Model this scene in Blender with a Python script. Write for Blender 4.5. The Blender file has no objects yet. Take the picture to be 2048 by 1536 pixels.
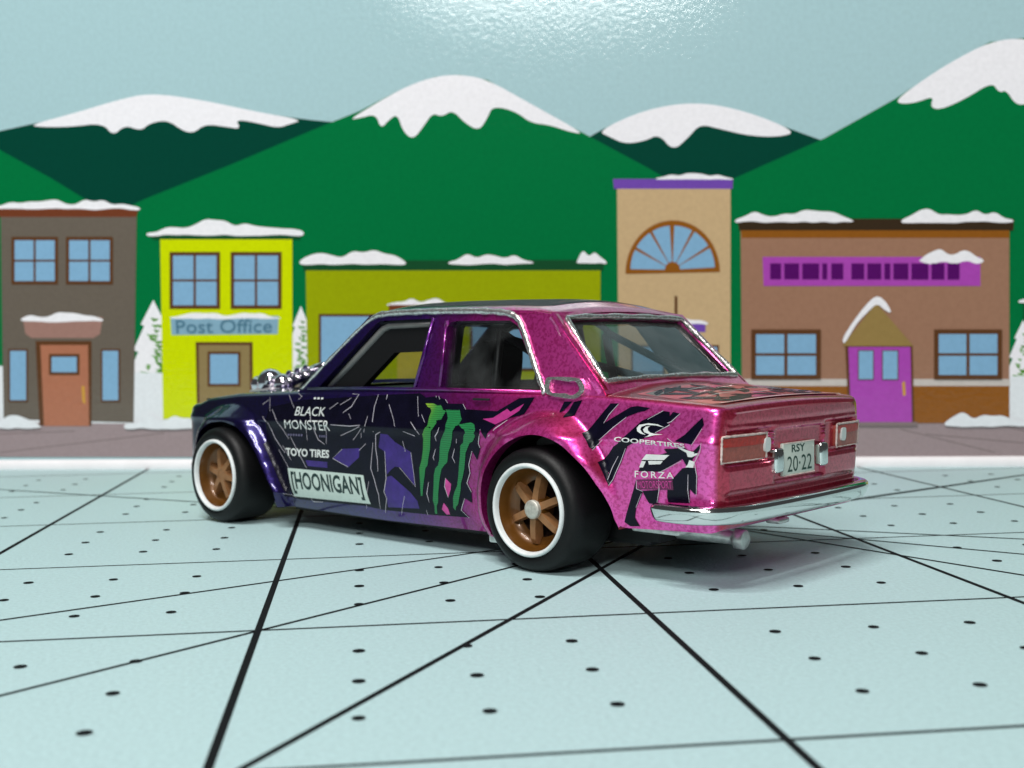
import bpy, bmesh, math, random
from mathutils import Vector, Matrix
from mathutils.geometry import delaunay_2d_cdt

random.seed(7)
S = 0.001                       # everything below is written in millimetres; the scene is in metres, at real size
scene = bpy.context.scene
COL = scene.collection

# ------------------------------------------------------------------ camera
cam_data = bpy.data.cameras.new('camera')
cam = bpy.data.objects.new('camera', cam_data)
COL.objects.link(cam)
scene.camera = cam
ROT = ((0.99171919, -0.12763789, -0.01419952), (0.01817252, 0.03001664, 0.99938419), (-0.12713307, -0.99136652, 0.03208758))
cam.matrix_world = Matrix.Translation(Vector((6.7666, -50.2412, 17.8003)) * S) @ Matrix(ROT).transposed().to_4x4()
cam_data.sensor_width = 36.0
cam_data.lens = 36.0 * 2355.0 / 2048.0
cam_data.clip_start = 0.002
cam_data.clip_end = 20.0
cam_data.dof.use_dof = True
cam_data.dof.focus_distance = 0.091
cam_data.dof.aperture_fstop = 76.0

# ------------------------------------------------------------------ light: a ring lamp above and in front, a dim room
world = bpy.data.worlds.new('World')
scene.world = world
world.use_nodes = True
bg = world.node_tree.nodes['Background']
bg.inputs['Color'].default_value = (0.93, 0.97, 1.0, 1)
bg.inputs['Strength'].default_value = 0.055
scene.view_settings.view_transform = 'Standard'
scene.view_settings.look = 'None'
scene.view_settings.exposure = 0.0
scene.view_settings.gamma = 1.0
scene.view_settings.use_curve_mapping = False

def ring_lamp(at, to, w, h, n, power, seg, wide):
    """a ring of small tube segments facing the car"""
    rot = (to - at).to_track_quat('-Z', 'Y')
    for i in range(n):
        a = 2 * math.pi * i / n
        ld = bpy.data.lights.new('ring_lamp', 'AREA')
        ld.shape = 'RECTANGLE'
        ld.size, ld.size_y = seg * S, wide * S
        ld.energy = power / n
        ld.color = (1.0, 0.985, 0.965)
        lo = bpy.data.objects.new('ring_lamp', ld)
        COL.objects.link(lo)
        p = Vector((math.cos(a) * w, math.sin(a) * h, 0))
        t = Vector((-math.sin(a) * w, math.cos(a) * h, 0))
        lo.location = (at + rot @ p) * S
        lo.rotation_mode = 'QUATERNION'
        lo.rotation_quaternion = rot @ Matrix.Rotation(math.atan2(t.y, t.x), 3, 'Z').to_quaternion()
ring_lamp(Vector((-86, -74, 347)), Vector((22, 62, 8)), 72.0, 36.0, 12, 1.28, 36, 18)      # overhead
ring_lamp(Vector((-96, -305, 231)), Vector((15, 70, 20)), 62.0, 22.0, 8, 0.80, 50, 24)     # behind and above the camera

# ------------------------------------------------------------------ materials
def lin(c):
    return tuple(((v / 255) / 12.92 if v / 255 <= 0.04045 else ((v / 255 + 0.055) / 1.055) ** 2.4) for v in c)

def srgb(r, g, b):
    return lin((r, g, b)) + (1.0,)

def setin(b, **kw):
    for k, v in kw.items():
        k = k.replace('_', ' ')
        if k in b.inputs:
            b.inputs[k].default_value = v

MATS = {}
def mat(name, col, rough=0.5, metal=0.0, coat=0.0, noise=0.0, nscale=3.0, bump=0.0, bscale=6.0, spec=0.5, bdist=0.05, detail=3.0):
    """Principled material; noise varies the colour (per mm), bump adds fine relief (mm)."""
    m = bpy.data.materials.new(name)
    m.use_nodes = True
    nt = m.node_tree
    b = nt.nodes['Principled BSDF']
    setin(b, Base_Color=col, Roughness=rough, Metallic=metal, Coat_Weight=coat, Coat_Roughness=0.06, Specular_IOR_Level=spec)
    if noise or bump:
        tc = nt.nodes.new('ShaderNodeTexCoord')
    if noise:
        n = nt.nodes.new('ShaderNodeTexNoise')
        n.inputs['Scale'].default_value = nscale * 1000
        n.inputs['Detail'].default_value = detail
        nt.links.new(tc.outputs['Object'], n.inputs['Vector'])
        r = nt.nodes.new('ShaderNodeMapRange')
        r.inputs['From Min'].default_value, r.inputs['From Max'].default_value = 0.3, 0.7
        r.inputs['To Min'].default_value, r.inputs['To Max'].default_value = 1 - noise, 1 + noise
        nt.links.new(n.outputs['Fac'], r.inputs['Value'])
        mx = nt.nodes.new('ShaderNodeVectorMath')
        mx.operation = 'SCALE'
        mx.inputs[0].default_value = col[:3]
        nt.links.new(r.outputs['Result'], mx.inputs['Scale'])
        nt.links.new(mx.outputs['Vector'], b.inputs['Base Color'])
    if bump:
        n2 = nt.nodes.new('ShaderNodeTexNoise')
        n2.inputs['Scale'].default_value = bscale * 1000
        n2.inputs['Detail'].default_value = 3
        nt.links.new(tc.outputs['Object'], n2.inputs['Vector'])
        bp = nt.nodes.new('ShaderNodeBump')
        bp.inputs['Strength'].default_value = bump
        bp.inputs['Distance'].default_value = bdist * S
        nt.links.new(n2.outputs['Fac'], bp.inputs['Height'])
        nt.links.new(bp.outputs['Normal'], b.inputs['Normal'])
    MATS[name] = m
    return m

# ------------------------------------------------------------------ mesh helpers (all coordinates in mm)
def link(name, me, m=None, parent=None, smooth=False):
    o = bpy.data.objects.new(name, me)
    COL.objects.link(o)
    if m is not None and not me.materials:
        me.materials.append(m)
    if parent is not None:
        o.parent = parent
    if smooth:
        me.polygons.foreach_set('use_smooth', [True] * len(me.polygons))
    return o

def raw(name, verts, faces, m, parent=None, smooth=False, mats=None, sharp=None):
    used = sorted({i for q in faces for i in q})
    if len(used) < len(verts):                      # drop points that no face uses
        idx = {i: k for k, i in enumerate(used)}
        verts = [verts[i] for i in used]
        faces = [tuple(idx[i] for i in q) for q in faces]
    me = bpy.data.meshes.new(name)
    me.from_pydata([(v[0] * S, v[1] * S, v[2] * S) for v in verts], [], faces)
    if mats is not None:
        for q in mats[0]:
            me.materials.append(q)
        me.polygons.foreach_set('material_index', mats[1])
    me.update()
    o = link(name, me, m if mats is None else None, parent, smooth)
    if sharp:
        me.set_sharp_from_angle(angle=math.radians(sharp))
    return o

def empty(name, loc=(0, 0, 0), rz=0.0, parent=None):
    o = bpy.data.objects.new(name, None)
    COL.objects.link(o)
    o.empty_display_size = 0.005
    o.location = Vector(loc) * S
    o.rotation_euler.z = rz
    if parent:
        o.parent = parent
    return o

def inside(p, poly):
    x, y = p
    c = False
    j = len(poly) - 1
    for i in range(len(poly)):
        xi, yi = poly[i]
        xj, yj = poly[j]
        if (yi > y) != (yj > y) and x < (xj - xi) * (y - yi) / (yj - yi) + xi:
            c = not c
        j = i
    return c

def resample(poly, step, closed=True):
    out = []
    n = len(poly)
    for i in range(n if closed else n - 1):
        a, b = Vector(poly[i]), Vector(poly[(i + 1) % n])
        k = max(1, int((b - a).length / step))
        for q in range(k):
            out.append(tuple(a.lerp(b, q / k)))
    if not closed:
        out.append(tuple(poly[-1]))
    return out

def smooth_poly(poly, it=2, closed=True):
    for _ in range(it):
        out = []
        n = len(poly)
        rng = range(n) if closed else range(n - 1)
        if not closed:
            out.append(poly[0])
        for i in rng:
            a, b = poly[i], poly[(i + 1) % n]
            out.append((a[0] * .75 + b[0] * .25, a[1] * .75 + b[1] * .25))
            out.append((a[0] * .25 + b[0] * .75, a[1] * .25 + b[1] * .75))
        if not closed:
            out.append(poly[-1])
        poly = out
    return poly

def fill(outer, holes=(), grid=0.0, step=0.0):
    """triangulate a polygon with holes; returns 2-D points, triangles and the boundary loops as index lists"""
    loops = [list(map(tuple, outer))] + [list(map(tuple, h)) for h in holes]
    if step:
        loops = [resample(l, step) for l in loops]
    pts, edges = [], []
    for l in loops:
        b = len(pts)
        pts += l
        edges += [(b + i, b + (i + 1) % len(l)) for i in range(len(l))]
    if grid:
        xs = [p[0] for p in loops[0]]
        ys = [p[1] for p in loops[0]]
        x = min(xs) + grid * .5
        while x < max(xs):
            y = min(ys) + grid * .5
            while y < max(ys):
                if inside((x, y), loops[0]) and not any(inside((x, y), h) for h in loops[1:]):
                    pts.append((x + 1e-4 * y, y))
                y += grid
            x += grid
    V, _, F, _, _, _ = delaunay_2d_cdt([Vector(p) for p in pts], edges, [], 0, 1e-6)
    tris = []
    for f in F:
        c = (sum(V[i].x for i in f) / 3, sum(V[i].y for i in f) / 3)
        if inside(c, loops[0]) and not any(inside(c, h) for h in loops[1:]):
            a, b, d = (V[i] for i in f)
            tris.append(tuple(f) if (b - a).cross(d - a) > 0 else tuple(reversed(f)))
    return [(v.x, v.y) for v in V], tris

def prism2(outer, holes, fn, depth_fn, grid=0.0, step=0.0):
    """a plate: fill() mapped by fn (front) and depth_fn (back) with side walls"""
    P, F = fill(outer, holes, grid, step)
    n = len(P)
    verts = [fn(*p) for p in P] + [depth_fn(*p) for p in P]
    faces = [f for f in F] + [tuple(i + n for i in reversed(f)) for f in F]
    cnt = {}
    for f in F:
        for i in range(3):
            e = (f[i], f[(i + 1) % 3])
            cnt[e] = cnt.get(e, 0) + 1
    for (a, b) in list(cnt):
        if (b, a) not in cnt:
            faces.append((b, a, a + n, b + n))
    return verts, faces

def box(x0, x1, y0, y1, z0, z1):
    v = [(x, y, z) for x in (x0, x1) for y in (y0, y1) for z in (z0, z1)]
    return v, [(0, 1, 3, 2), (4, 6, 7, 5), (0, 4, 5, 1), (2, 3, 7, 6), (0, 2, 6, 4), (1, 5, 7, 3)]

def bevel_box(name, x0, x1, y0, y1, z0, z1, r, m, parent, seg=3):
    bm = bmesh.new()
    v, f = box(x0, x1, y0, y1, z0, z1)
    vs = [bm.verts.new(Vector(p) * S) for p in v]
    for q in f:
        bm.faces.new([vs[i] for i in q])
    bmesh.ops.bevel(bm, geom=list(bm.edges), offset=r * S, segments=seg, affect='EDGES', profile=0.5)
    bmesh.ops.recalc_face_normals(bm, faces=bm.faces)
    me = bpy.data.meshes.new(name)
    bm.to_mesh(me)
    bm.free()
    o = link(name, me, m, parent, True)
    me.set_sharp_from_angle(angle=math.radians(50))
    return o

def tube(path, rad, n=10, caps=True):
    """tube along 3-D points; rad is a number or one per point"""
    path = [Vector(p) for p in path]
    k = len(path)
    rs = rad if isinstance(rad, (list, tuple)) else [rad] * k
    verts, faces = [], []
    up = Vector((0, 0, 1))
    prev = None
    for i, p in enumerate(path):
        d = (path[min(i + 1, k - 1)] - path[max(i - 1, 0)]).normalized()
        if prev is None:
            s = d.cross(up)
            if s.length < 1e-3:
                s = d.cross(Vector((1, 0, 0)))
        else:
            s = prev - d * prev.dot(d)
        s.normalize()
        prev = s
        t = s.cross(d)
        for j in range(n):
            a = 2 * math.pi * j / n
            verts.append(p + (s * math.cos(a) + t * math.sin(a)) * rs[i])
    for i in range(k - 1):
        for j in range(n):
            faces.append((i * n + j, i * n + (j + 1) % n, (i + 1) * n + (j + 1) % n, (i + 1) * n + j))
    if caps:
        faces.append(tuple(reversed(range(n))))
        faces.append(tuple((k - 1) * n + j for j in range(n)))
    return verts, faces

def sweep(path, sec, taper=0):
    """sweep a closed 2-D section (side, up) along a path with z as up"""
    path = [Vector(p) for p in path]
    k, n = len(path), len(sec)
    verts, faces = [], []
    for i, p in enumerate(path):
        d = path[min(i + 1, k - 1)] - path[max(i - 1, 0)]
        d.normalize()
        s = d.cross(Vector((0, 0, 1))).normalized()
        u = s.cross(d).normalized()
        e = min(i, k - 1 - i)
        f = 1.0 if e >= taper else math.sqrt(max(0.04, 1 - (1 - e / taper) ** 2))
        for (a, b) in sec:
            verts.append(p + s * a * f + u * b * f)
    for i in range(k - 1):
        for j in range(n):
            faces.append((i * n + j, (i + 1) * n + j, (i + 1) * n + (j + 1) % n, i * n + (j + 1) % n))
    faces.append(tuple(range(n)))
    faces.append(tuple((k - 1) * n + j for j in reversed(range(n))))
    return verts, faces

def lathe_y(prof, n=48, closed=False):
    """revolve (y, r) points about the y axis"""
    verts, faces = [], []
    for (y, r) in prof:
        for j in range(n):
            a = 2 * math.pi * j / n
            verts.append((r * math.cos(a), y, r * math.sin(a)))
    k = len(prof)
    for i in range(k - 1):
        for j in range(n):
            faces.append((i * n + j, i * n + (j + 1) % n, (i + 1) * n + (j + 1) % n, (i + 1) * n + j))
    return verts, faces

def merge(parts):
    V, F = [], []
    for v, f in parts:
        b = len(V)
        V += [tuple(p) for p in v]
        F += [tuple(i + b for i in q) for q in f]
    return V, F

def stroke2(line, w):
    """a polyline as flat quads with tapered ends"""
    pts = [Vector(p) for p in line]
    n = len(pts)
    L, R_ = [], []
    for i, p in enumerate(pts):
        d = (pts[min(i + 1, n - 1)] - pts[max(i - 1, 0)]).normalized()
        s = Vector((-d.y, d.x)) * w * (0.5 if 0 < i < n - 1 else 0.28)
        L.append(p + s)
        R_.append(p - s)
    return [tuple(p) for p in L] + [tuple(p) for p in reversed(R_)]

FONT_CACHE = {}
def text2(body, bold=0.0, spacing=1.0, shear=0.0):
    """built-in font as 2-D triangles, normalised to the unit square"""
    key = (body, bold, spacing, shear)
    if key in FONT_CACHE:
        return FONT_CACHE[key]
    c = bpy.data.curves.new('lettering', 'FONT')
    c.body = body
    c.offset = bold
    c.space_character = spacing
    c.shear = shear
    c.resolution_u = 3
    o = bpy.data.objects.new('lettering', c)
    COL.objects.link(o)
    dg = bpy.context.evaluated_depsgraph_get()
    me = o.evaluated_get(dg).to_mesh()
    me.calc_loop_triangles()
    P = [(v.co.x, v.co.y) for v in me.vertices]
    F = [tuple(t.vertices) for t in me.loop_triangles]
    o.evaluated_get(dg).to_mesh_clear()
    bpy.data.objects.remove(o)
    bpy.data.curves.remove(c)
    x0, x1 = min(p[0] for p in P), max(p[0] for p in P)
    y0, y1 = min(p[1] for p in P), max(p[1] for p in P)
    P = [((p[0] - x0) / (x1 - x0), (p[1] - y0) / (y1 - y0)) for p in P]
    FONT_CACHE[key] = (P, F)
    return P, F

def bilerp(q, u, v):
    """q = top-left, top-right, bottom-right, bottom-left"""
    tl, tr, br, bl = (Vector(p) for p in q)
    return bl.lerp(br, u).lerp(tl.lerp(tr, u), v)
# outlines of the livery and of the openings, in millimetres on the car side (x forward from the rear axle, z up)
T = {
  'claw': [[[13.82,12.89],[12.9,12.91],[12.33,12.74],[11.93,12.79],[11.6,12.4],[11.27,12.3],[11.56,11.86],[11.67,11.62],[12.3,11.52],[12.25,11.29],[12.55,10.8],[12.78,10.56],[12.97,9.91],[13.05,8.96],[13.3,8.07],[13.37,7.59],[13.67,7.26],[13.8,6.53],[14.0,5.64],[14.1,4.83],[14.19,4.82],[14.23,5.78],[14.31,7.22],[14.0,7.96],[13.8,8.92],[13.74,9.88],[13.83,10.2],[13.47,10.69],[13.17,11.02],[13.09,11.81],[12.91,12.25],[13.08,12.52],[13.53,12.67]],[[11.21,12.42],[10.48,12.4],[9.54,12.42],[9.39,11.92],[9.23,11.7],[9.52,11.22],[9.85,11.13],[10.08,10.66],[10.31,10.03],[10.49,9.4],[10.79,8.76],[10.92,7.97],[11.26,7.71],[11.66,7.3],[11.85,6.66],[11.97,6.1],[12.11,5.14],[12.18,4.42],[12.42,4.09],[12.55,3.36],[12.72,3.35],[12.59,4.07],[12.69,4.54],[12.56,5.5],[12.47,6.77],[12.29,7.34],[11.94,7.6],[11.76,8.16],[11.68,9.18],[11.55,9.82],[11.2,10.3],[10.96,11.17],[10.78,11.72],[10.93,12.11]],[[9.41,11.23],[8.64,11.33],[8.05,11.43],[7.67,11.29],[7.47,10.91],[7.53,10.3],[7.81,9.9],[8.19,9.73],[8.47,9.26],[8.7,8.86],[8.76,8.32],[8.89,7.47],[9.07,6.84],[9.3,6.28],[9.36,5.65],[9.54,5.02],[9.72,4.46],[10.0,4.21],[10.12,3.88],[10.25,4.11],[10.15,4.97],[9.97,5.45],[9.63,6.02],[9.45,6.97],[9.37,7.75],[9.25,8.45],[9.17,9.46],[8.84,9.71],[8.72,10.33],[8.44,10.57],[8.6,10.87],[8.97,10.97]]],
  'black_side': [[14.81,13.78],[13.98,13.42],[12.71,13.55],[11.6,13.31],[11.14,12.95],[9.31,12.98],[8.78,12.53],[5.22,12.46],[2.97,13.57],[1.3,13.68],[2.01,12.56],[2.23,12.29],[3.72,11.97],[5.13,11.39],[5.95,10.66],[6.3,10.14],[6.83,10.95],[7.12,9.73],[6.92,9.37],[7.32,8.34],[7.89,9.07],[8.27,7.89],[8.14,7.2],[8.54,6.33],[8.03,5.61],[7.99,4.68],[8.84,5.0],[9.4,3.94],[8.67,3.36],[13.09,3.18],[19.68,3.06],[22.05,3.23],[32.23,3.04],[35.07,3.47],[35.6,5.03],[36.29,6.74],[36.91,8.22],[37.18,10.23],[36.95,12.0],[31.19,12.87],[19.4,13.56]],
  'pink_shard': [[6.73,11.79],[5.58,11.91],[4.1,12.69],[3.71,12.46],[2.33,13.14],[2.77,12.56],[4.0,11.88],[5.25,11.38]],
  'pink_bits': [[[11.12,6.55],[10.46,6.12],[10.52,5.65],[10.82,4.96],[11.19,5.76]],[[11.45,4.4],[11.01,3.97],[10.91,3.42],[11.36,3.39],[11.8,3.82]]],
  'purple': [[[19.49,10.05],[18.5,10.01],[17.54,9.39],[15.51,8.6],[15.29,7.72],[15.02,5.65],[16.86,7.15],[17.59,7.18],[18.15,6.86],[18.72,6.38],[18.81,7.52],[19.04,8.5],[19.78,8.8]],[[18.66,6.22],[18.1,6.33],[15.6,5.0],[14.79,4.29],[14.69,3.62],[18.92,3.39],[18.87,4.3],[19.07,5.03]],[[26.37,7.44],[24.92,8.42],[22.41,8.59],[22.57,7.73],[24.1,6.76]],[[30.64,7.04],[27.27,7.05],[27.29,6.48],[30.37,6.48]],[[32.9,9.07],[30.57,9.34],[30.02,8.66],[32.04,8.39]],[[19.95,11.85],[17.23,11.69],[17.01,10.72],[19.97,10.78]]],
  'lines': [[[36.91,13.02],[36.57,11.61]],[[38.02,12.26],[36.99,12.75]],[[33.79,13.31],[32.58,12.03]],[[36.26,11.8],[34.94,10.52],[33.27,8.96]],[[37.67,11.07],[36.61,10.37],[35.59,8.95],[33.99,7.57]],[[33.04,9.24],[32.05,8.03],[30.52,6.29]],[[34.34,8.28],[32.97,6.91]],[[35.03,7.84],[33.44,6.16]],[[36.35,4.84],[34.71,3.9],[32.65,3.2]],[[29.93,11.57],[29.66,10.96],[29.13,9.93],[28.59,9.12],[27.63,8.72]],[[30.47,10.23],[30.29,8.96]],[[27.29,10.78],[27.35,8.78]],[[27.05,12.08],[25.87,12.72]],[[25.54,12.51],[24.05,13.18]],[[23.97,13.56],[23.05,13.54],[23.81,12.42],[24.96,11.8]],[[24.09,11.74],[23.71,11.24]],[[21.36,11.6],[21.45,10.81],[21.79,10.08]],[[20.29,13.59],[20.58,12.42],[20.61,11.17],[20.45,10.18]],[[19.04,13.57],[19.11,13.15]],[[18.63,12.71],[18.16,11.99]],[[26.48,10.63],[23.66,10.6],[22.16,10.74]],[[25.15,9.65],[22.23,10.61]],[[22.04,10.45],[23.37,9.3]],[[22.18,10.03],[22.19,9.56]],[[21.56,9.05],[22.55,8.37]],[[24.99,8.38],[26.44,7.44],[24.17,6.75]],[[19.5,10.21],[20.14,9.94],[20.17,8.69],[19.95,7.63],[19.92,6.55]],[[20.54,9.18],[20.92,6.82],[20.44,5.85],[19.91,4.39],[20.07,3.13]],[[18.93,8.51],[18.81,6.04],[19.15,4.78],[18.86,4.22],[19.52,2.8]],[[21.21,5.63],[21.56,4.52]],[[21.91,3.4],[22.05,3.0]],[[32.31,13.47],[31.6,13.17],[32.11,12.89]],[[30.33,3.33],[30.06,3.0],[28.5,3.08]],[[19.09,13.61],[19.1,13.15]],[[18.61,12.71],[17.38,10.79]],[[15.03,13.52],[14.55,11.73]],[[14.19,11.94],[13.68,11.28]],[[15.5,11.26],[14.75,10.72],[14.29,10.18]],[[16.36,10.38],[14.88,10.03]],[[16.5,9.52],[16.17,8.6]],[[11.75,10.91],[11.87,10.51],[12.33,10.1],[12.21,9.71]],[[9.71,10.01],[9.74,9.63]],[[12.3,9.0],[12.61,8.27],[12.5,8.04]],[[9.95,9.15],[10.24,8.4],[9.92,7.95]],[[13.23,6.09],[13.49,5.04],[13.27,4.33]],[[16.39,4.62],[17.34,2.78]],[[13.81,3.57],[13.77,3.1]],[[12.71,13.6],[12.65,13.44]],[[12.37,13.57],[12.14,13.29]],[[11.47,13.31],[11.14,13.0]],[[9.26,12.97],[8.83,12.52]],[[3.92,11.79],[5.16,11.07],[5.95,10.36]],[[15.45,8.56],[14.93,5.57],[16.99,7.14]],[[11.12,6.59],[11.25,5.83],[10.82,4.92]],[[6.83,10.94],[7.12,9.71],[6.92,9.37]],[[7.88,9.06],[8.28,7.89],[8.14,7.2],[8.53,6.33],[8.01,5.6]],[[8.83,5.0],[9.4,3.94],[8.6,3.32]]],
  'zebra': [[[-1.84,13.39],[-2.68,13.43],[-2.11,12.89],[-1.69,12.56],[-1.55,12.66]],[[-2.82,13.38],[-3.64,13.56],[-3.07,12.38],[-2.31,12.2],[-2.24,12.36]],[[-6.44,13.36],[-7.22,13.38],[-6.47,12.54],[-6.03,11.87],[-8.37,13.14],[-8.96,13.22],[-10.12,13.11],[-9.71,12.9],[-9.04,12.75],[-8.19,12.45],[-7.33,11.88],[-6.63,11.37],[-5.83,10.61],[-5.42,9.87],[-5.16,10.06],[-4.81,10.6],[-4.33,11.07],[-4.87,11.58]],[[-11.34,12.93],[-11.9,12.86],[-11.94,12.56],[-12.18,12.87],[-12.82,12.77],[-12.13,12.17],[-11.81,12.06],[-12.05,11.94],[-10.83,11.33],[-9.34,10.66],[-8.33,10.21],[-7.72,9.02],[-7.28,8.24],[-6.7,7.03],[-6.14,7.96],[-5.85,8.85],[-6.6,9.58],[-7.05,10.15],[-7.48,10.38],[-8.26,11.09],[-8.85,11.59],[-9.53,12.16],[-10.36,12.52]],[[-14.72,12.55],[-14.9,12.04],[-14.4,11.28],[-14.08,10.61],[-12.67,10.81],[-13.39,11.3],[-14.02,11.91]],[[-9.05,7.74],[-9.05,7.13],[-9.67,6.94],[-9.45,6.48],[-9.03,5.7],[-8.89,4.94],[-9.22,4.29],[-8.42,4.22],[-7.95,4.52],[-8.18,5.22],[-8.62,6.42],[-8.88,7.12]],[[-9.63,6.97],[-11.03,7.14],[-10.93,6.26],[-10.69,6.07],[-10.19,6.07],[-9.95,6.39]],[[-11.75,6.66],[-11.84,7.46],[-12.44,8.16],[-13.2,8.87],[-13.67,8.96],[-14.29,8.94],[-14.4,8.29],[-14.27,7.05],[-14.12,7.04],[-13.73,7.4],[-13.64,6.35],[-11.82,6.27]],[[-9.66,9.26],[-11.87,9.92],[-11.63,10.17],[-13.45,10.32],[-13.92,9.96],[-14.77,10.65],[-14.69,10.32],[-14.07,9.57],[-13.83,8.97],[-13.6,8.96],[-13.21,9.53],[-11.29,8.49],[-9.31,8.43],[-9.48,8.71]],[[-9.14,7.78],[-12.32,8.02],[-12.35,7.23],[-9.21,7.07]]],
  'zlines': [[[-7.22,13.35],[-6.47,12.54],[-6.03,11.87]],[[-8.1,12.38],[-6.89,11.52],[-5.79,10.58]],[[-6.09,10.59],[-5.42,9.83]],[[-11.34,12.94],[-10.03,12.27]],[[-12.82,12.77],[-12.13,12.17],[-11.81,12.06],[-12.05,11.94],[-10.83,11.33]],[[-8.2,10.07],[-7.72,9.02],[-7.28,8.24],[-6.7,7.1]],[[-7.51,9.45],[-6.94,8.56],[-6.62,7.58]],[[-14.78,11.75],[-14.08,10.58]],[[-14.89,10.78],[-14.69,10.12],[-14.22,9.32],[-14.4,8.36],[-14.27,6.98]],[[-13.13,9.39],[-11.29,8.49]],[[-9.14,7.75],[-9.13,7.1],[-9.67,6.94]],[[-11.12,7.91],[-11.11,7.14],[-10.85,6.12]],[[-13.67,8.44],[-13.58,7.32],[-13.64,6.41]],[[-9.54,6.76],[-9.03,5.7]],[[-11.96,10.98],[-13.22,10.31],[-13.68,10.01]]],
  'zwhite': [[[-13.69,10.17],[-14.23,10.07],[-14.19,9.97],[-14.54,10.02],[-14.46,9.89],[-13.99,9.7],[-13.68,9.71],[-13.57,10.0],[-12.91,10.3],[-12.91,10.4]],[[-13.8,9.49],[-14.22,9.39],[-14.14,8.96],[-13.44,8.95],[-13.68,9.16]],[[-10.08,9.72],[-12.11,9.76],[-11.62,9.37],[-9.66,9.28]],[[-9.66,9.21],[-10.03,9.18],[-9.77,8.73],[-9.42,8.71]],[[-10.24,9.24],[-11.54,9.3],[-11.33,9.06],[-10.31,8.97]]],
  'coop': [[[-11.57,11.74],[-11.01,11.94],[-10.19,12.0],[-9.36,11.85],[-9.15,11.6],[-9.23,11.37],[-9.56,11.21],[-10.01,11.15],[-9.64,11.34],[-9.48,11.53],[-9.57,11.72],[-10.02,11.87],[-10.84,11.86]],[[-10.35,11.81],[-9.94,11.73],[-9.73,11.52],[-9.85,11.33],[-10.34,11.21],[-10.22,11.07],[-9.93,10.96],[-10.34,11.04],[-10.83,11.16],[-11.56,11.23],[-10.83,11.25],[-10.43,11.31],[-10.18,11.47],[-10.14,11.67]]],
  'q_black': [[32.28,12.2],[27.66,12.24],[27.62,11.38],[32.38,11.32]],
  'q_mon': [[33.8,10.85],[26.74,11.01],[26.7,10.02],[33.9,10.01]],
  'q_toyo': [[33.82,8.08],[26.89,8.2],[26.96,7.43],[33.77,7.31]],
  'q_box': [[33.59,6.11],[21.97,6.13],[21.27,3.49],[32.94,3.31]],
  'q_hoon': [[33.15,5.82],[22.33,5.94],[21.88,3.78],[32.76,3.61]],
  'q_sm1': [[33.48,9.49],[30.92,9.55],[30.93,9.34],[33.48,9.29]],
  'q_sm2': [[28.44,9.56],[27.12,9.59],[27.13,9.38],[28.45,9.36]],
  'q_tiny': [[29.73,13.14],[28.05,13.15],[28.05,12.98],[29.74,12.96]],
  'q_coop': [[-7.27,10.92],[-13.5,10.65],[-13.49,10.33],[-7.22,10.56]],
  'q_forza': [[-9.02,8.45],[-12.45,8.53],[-12.44,8.07],[-9.01,7.94]],
  'q_motor': [[-9.22,7.68],[-12.24,7.89],[-12.24,7.32],[-9.3,7.15]],
  'rarch': [[4.85,2.81],[5.27,5.05],[5.3,6.06],[4.98,7.45],[3.54,9.3],[1.48,10.48],[-0.62,10.89],[-2.54,10.57],[-4.0,9.75],[-5.27,8.61],[-5.93,7.28],[-6.5,6.1],[-7.06,4.68],[-7.39,4.05]],
  'farch': [[48.24,7.3],[47.64,8.97],[46.13,9.97],[44.05,10.38],[41.65,10.29],[39.71,9.63],[37.85,8.25],[36.4,6.56],[35.34,5.19],[34.38,3.72]],
  'fwin': [[29.8,13.93],[21.92,20.32],[14.2,20.35],[15.72,14.04]],
  'qwin': [[12.42,14.17],[12.57,19.73],[11.62,20.02],[4.88,19.93],[4.25,19.55],[0.69,14.02]],
}
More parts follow.
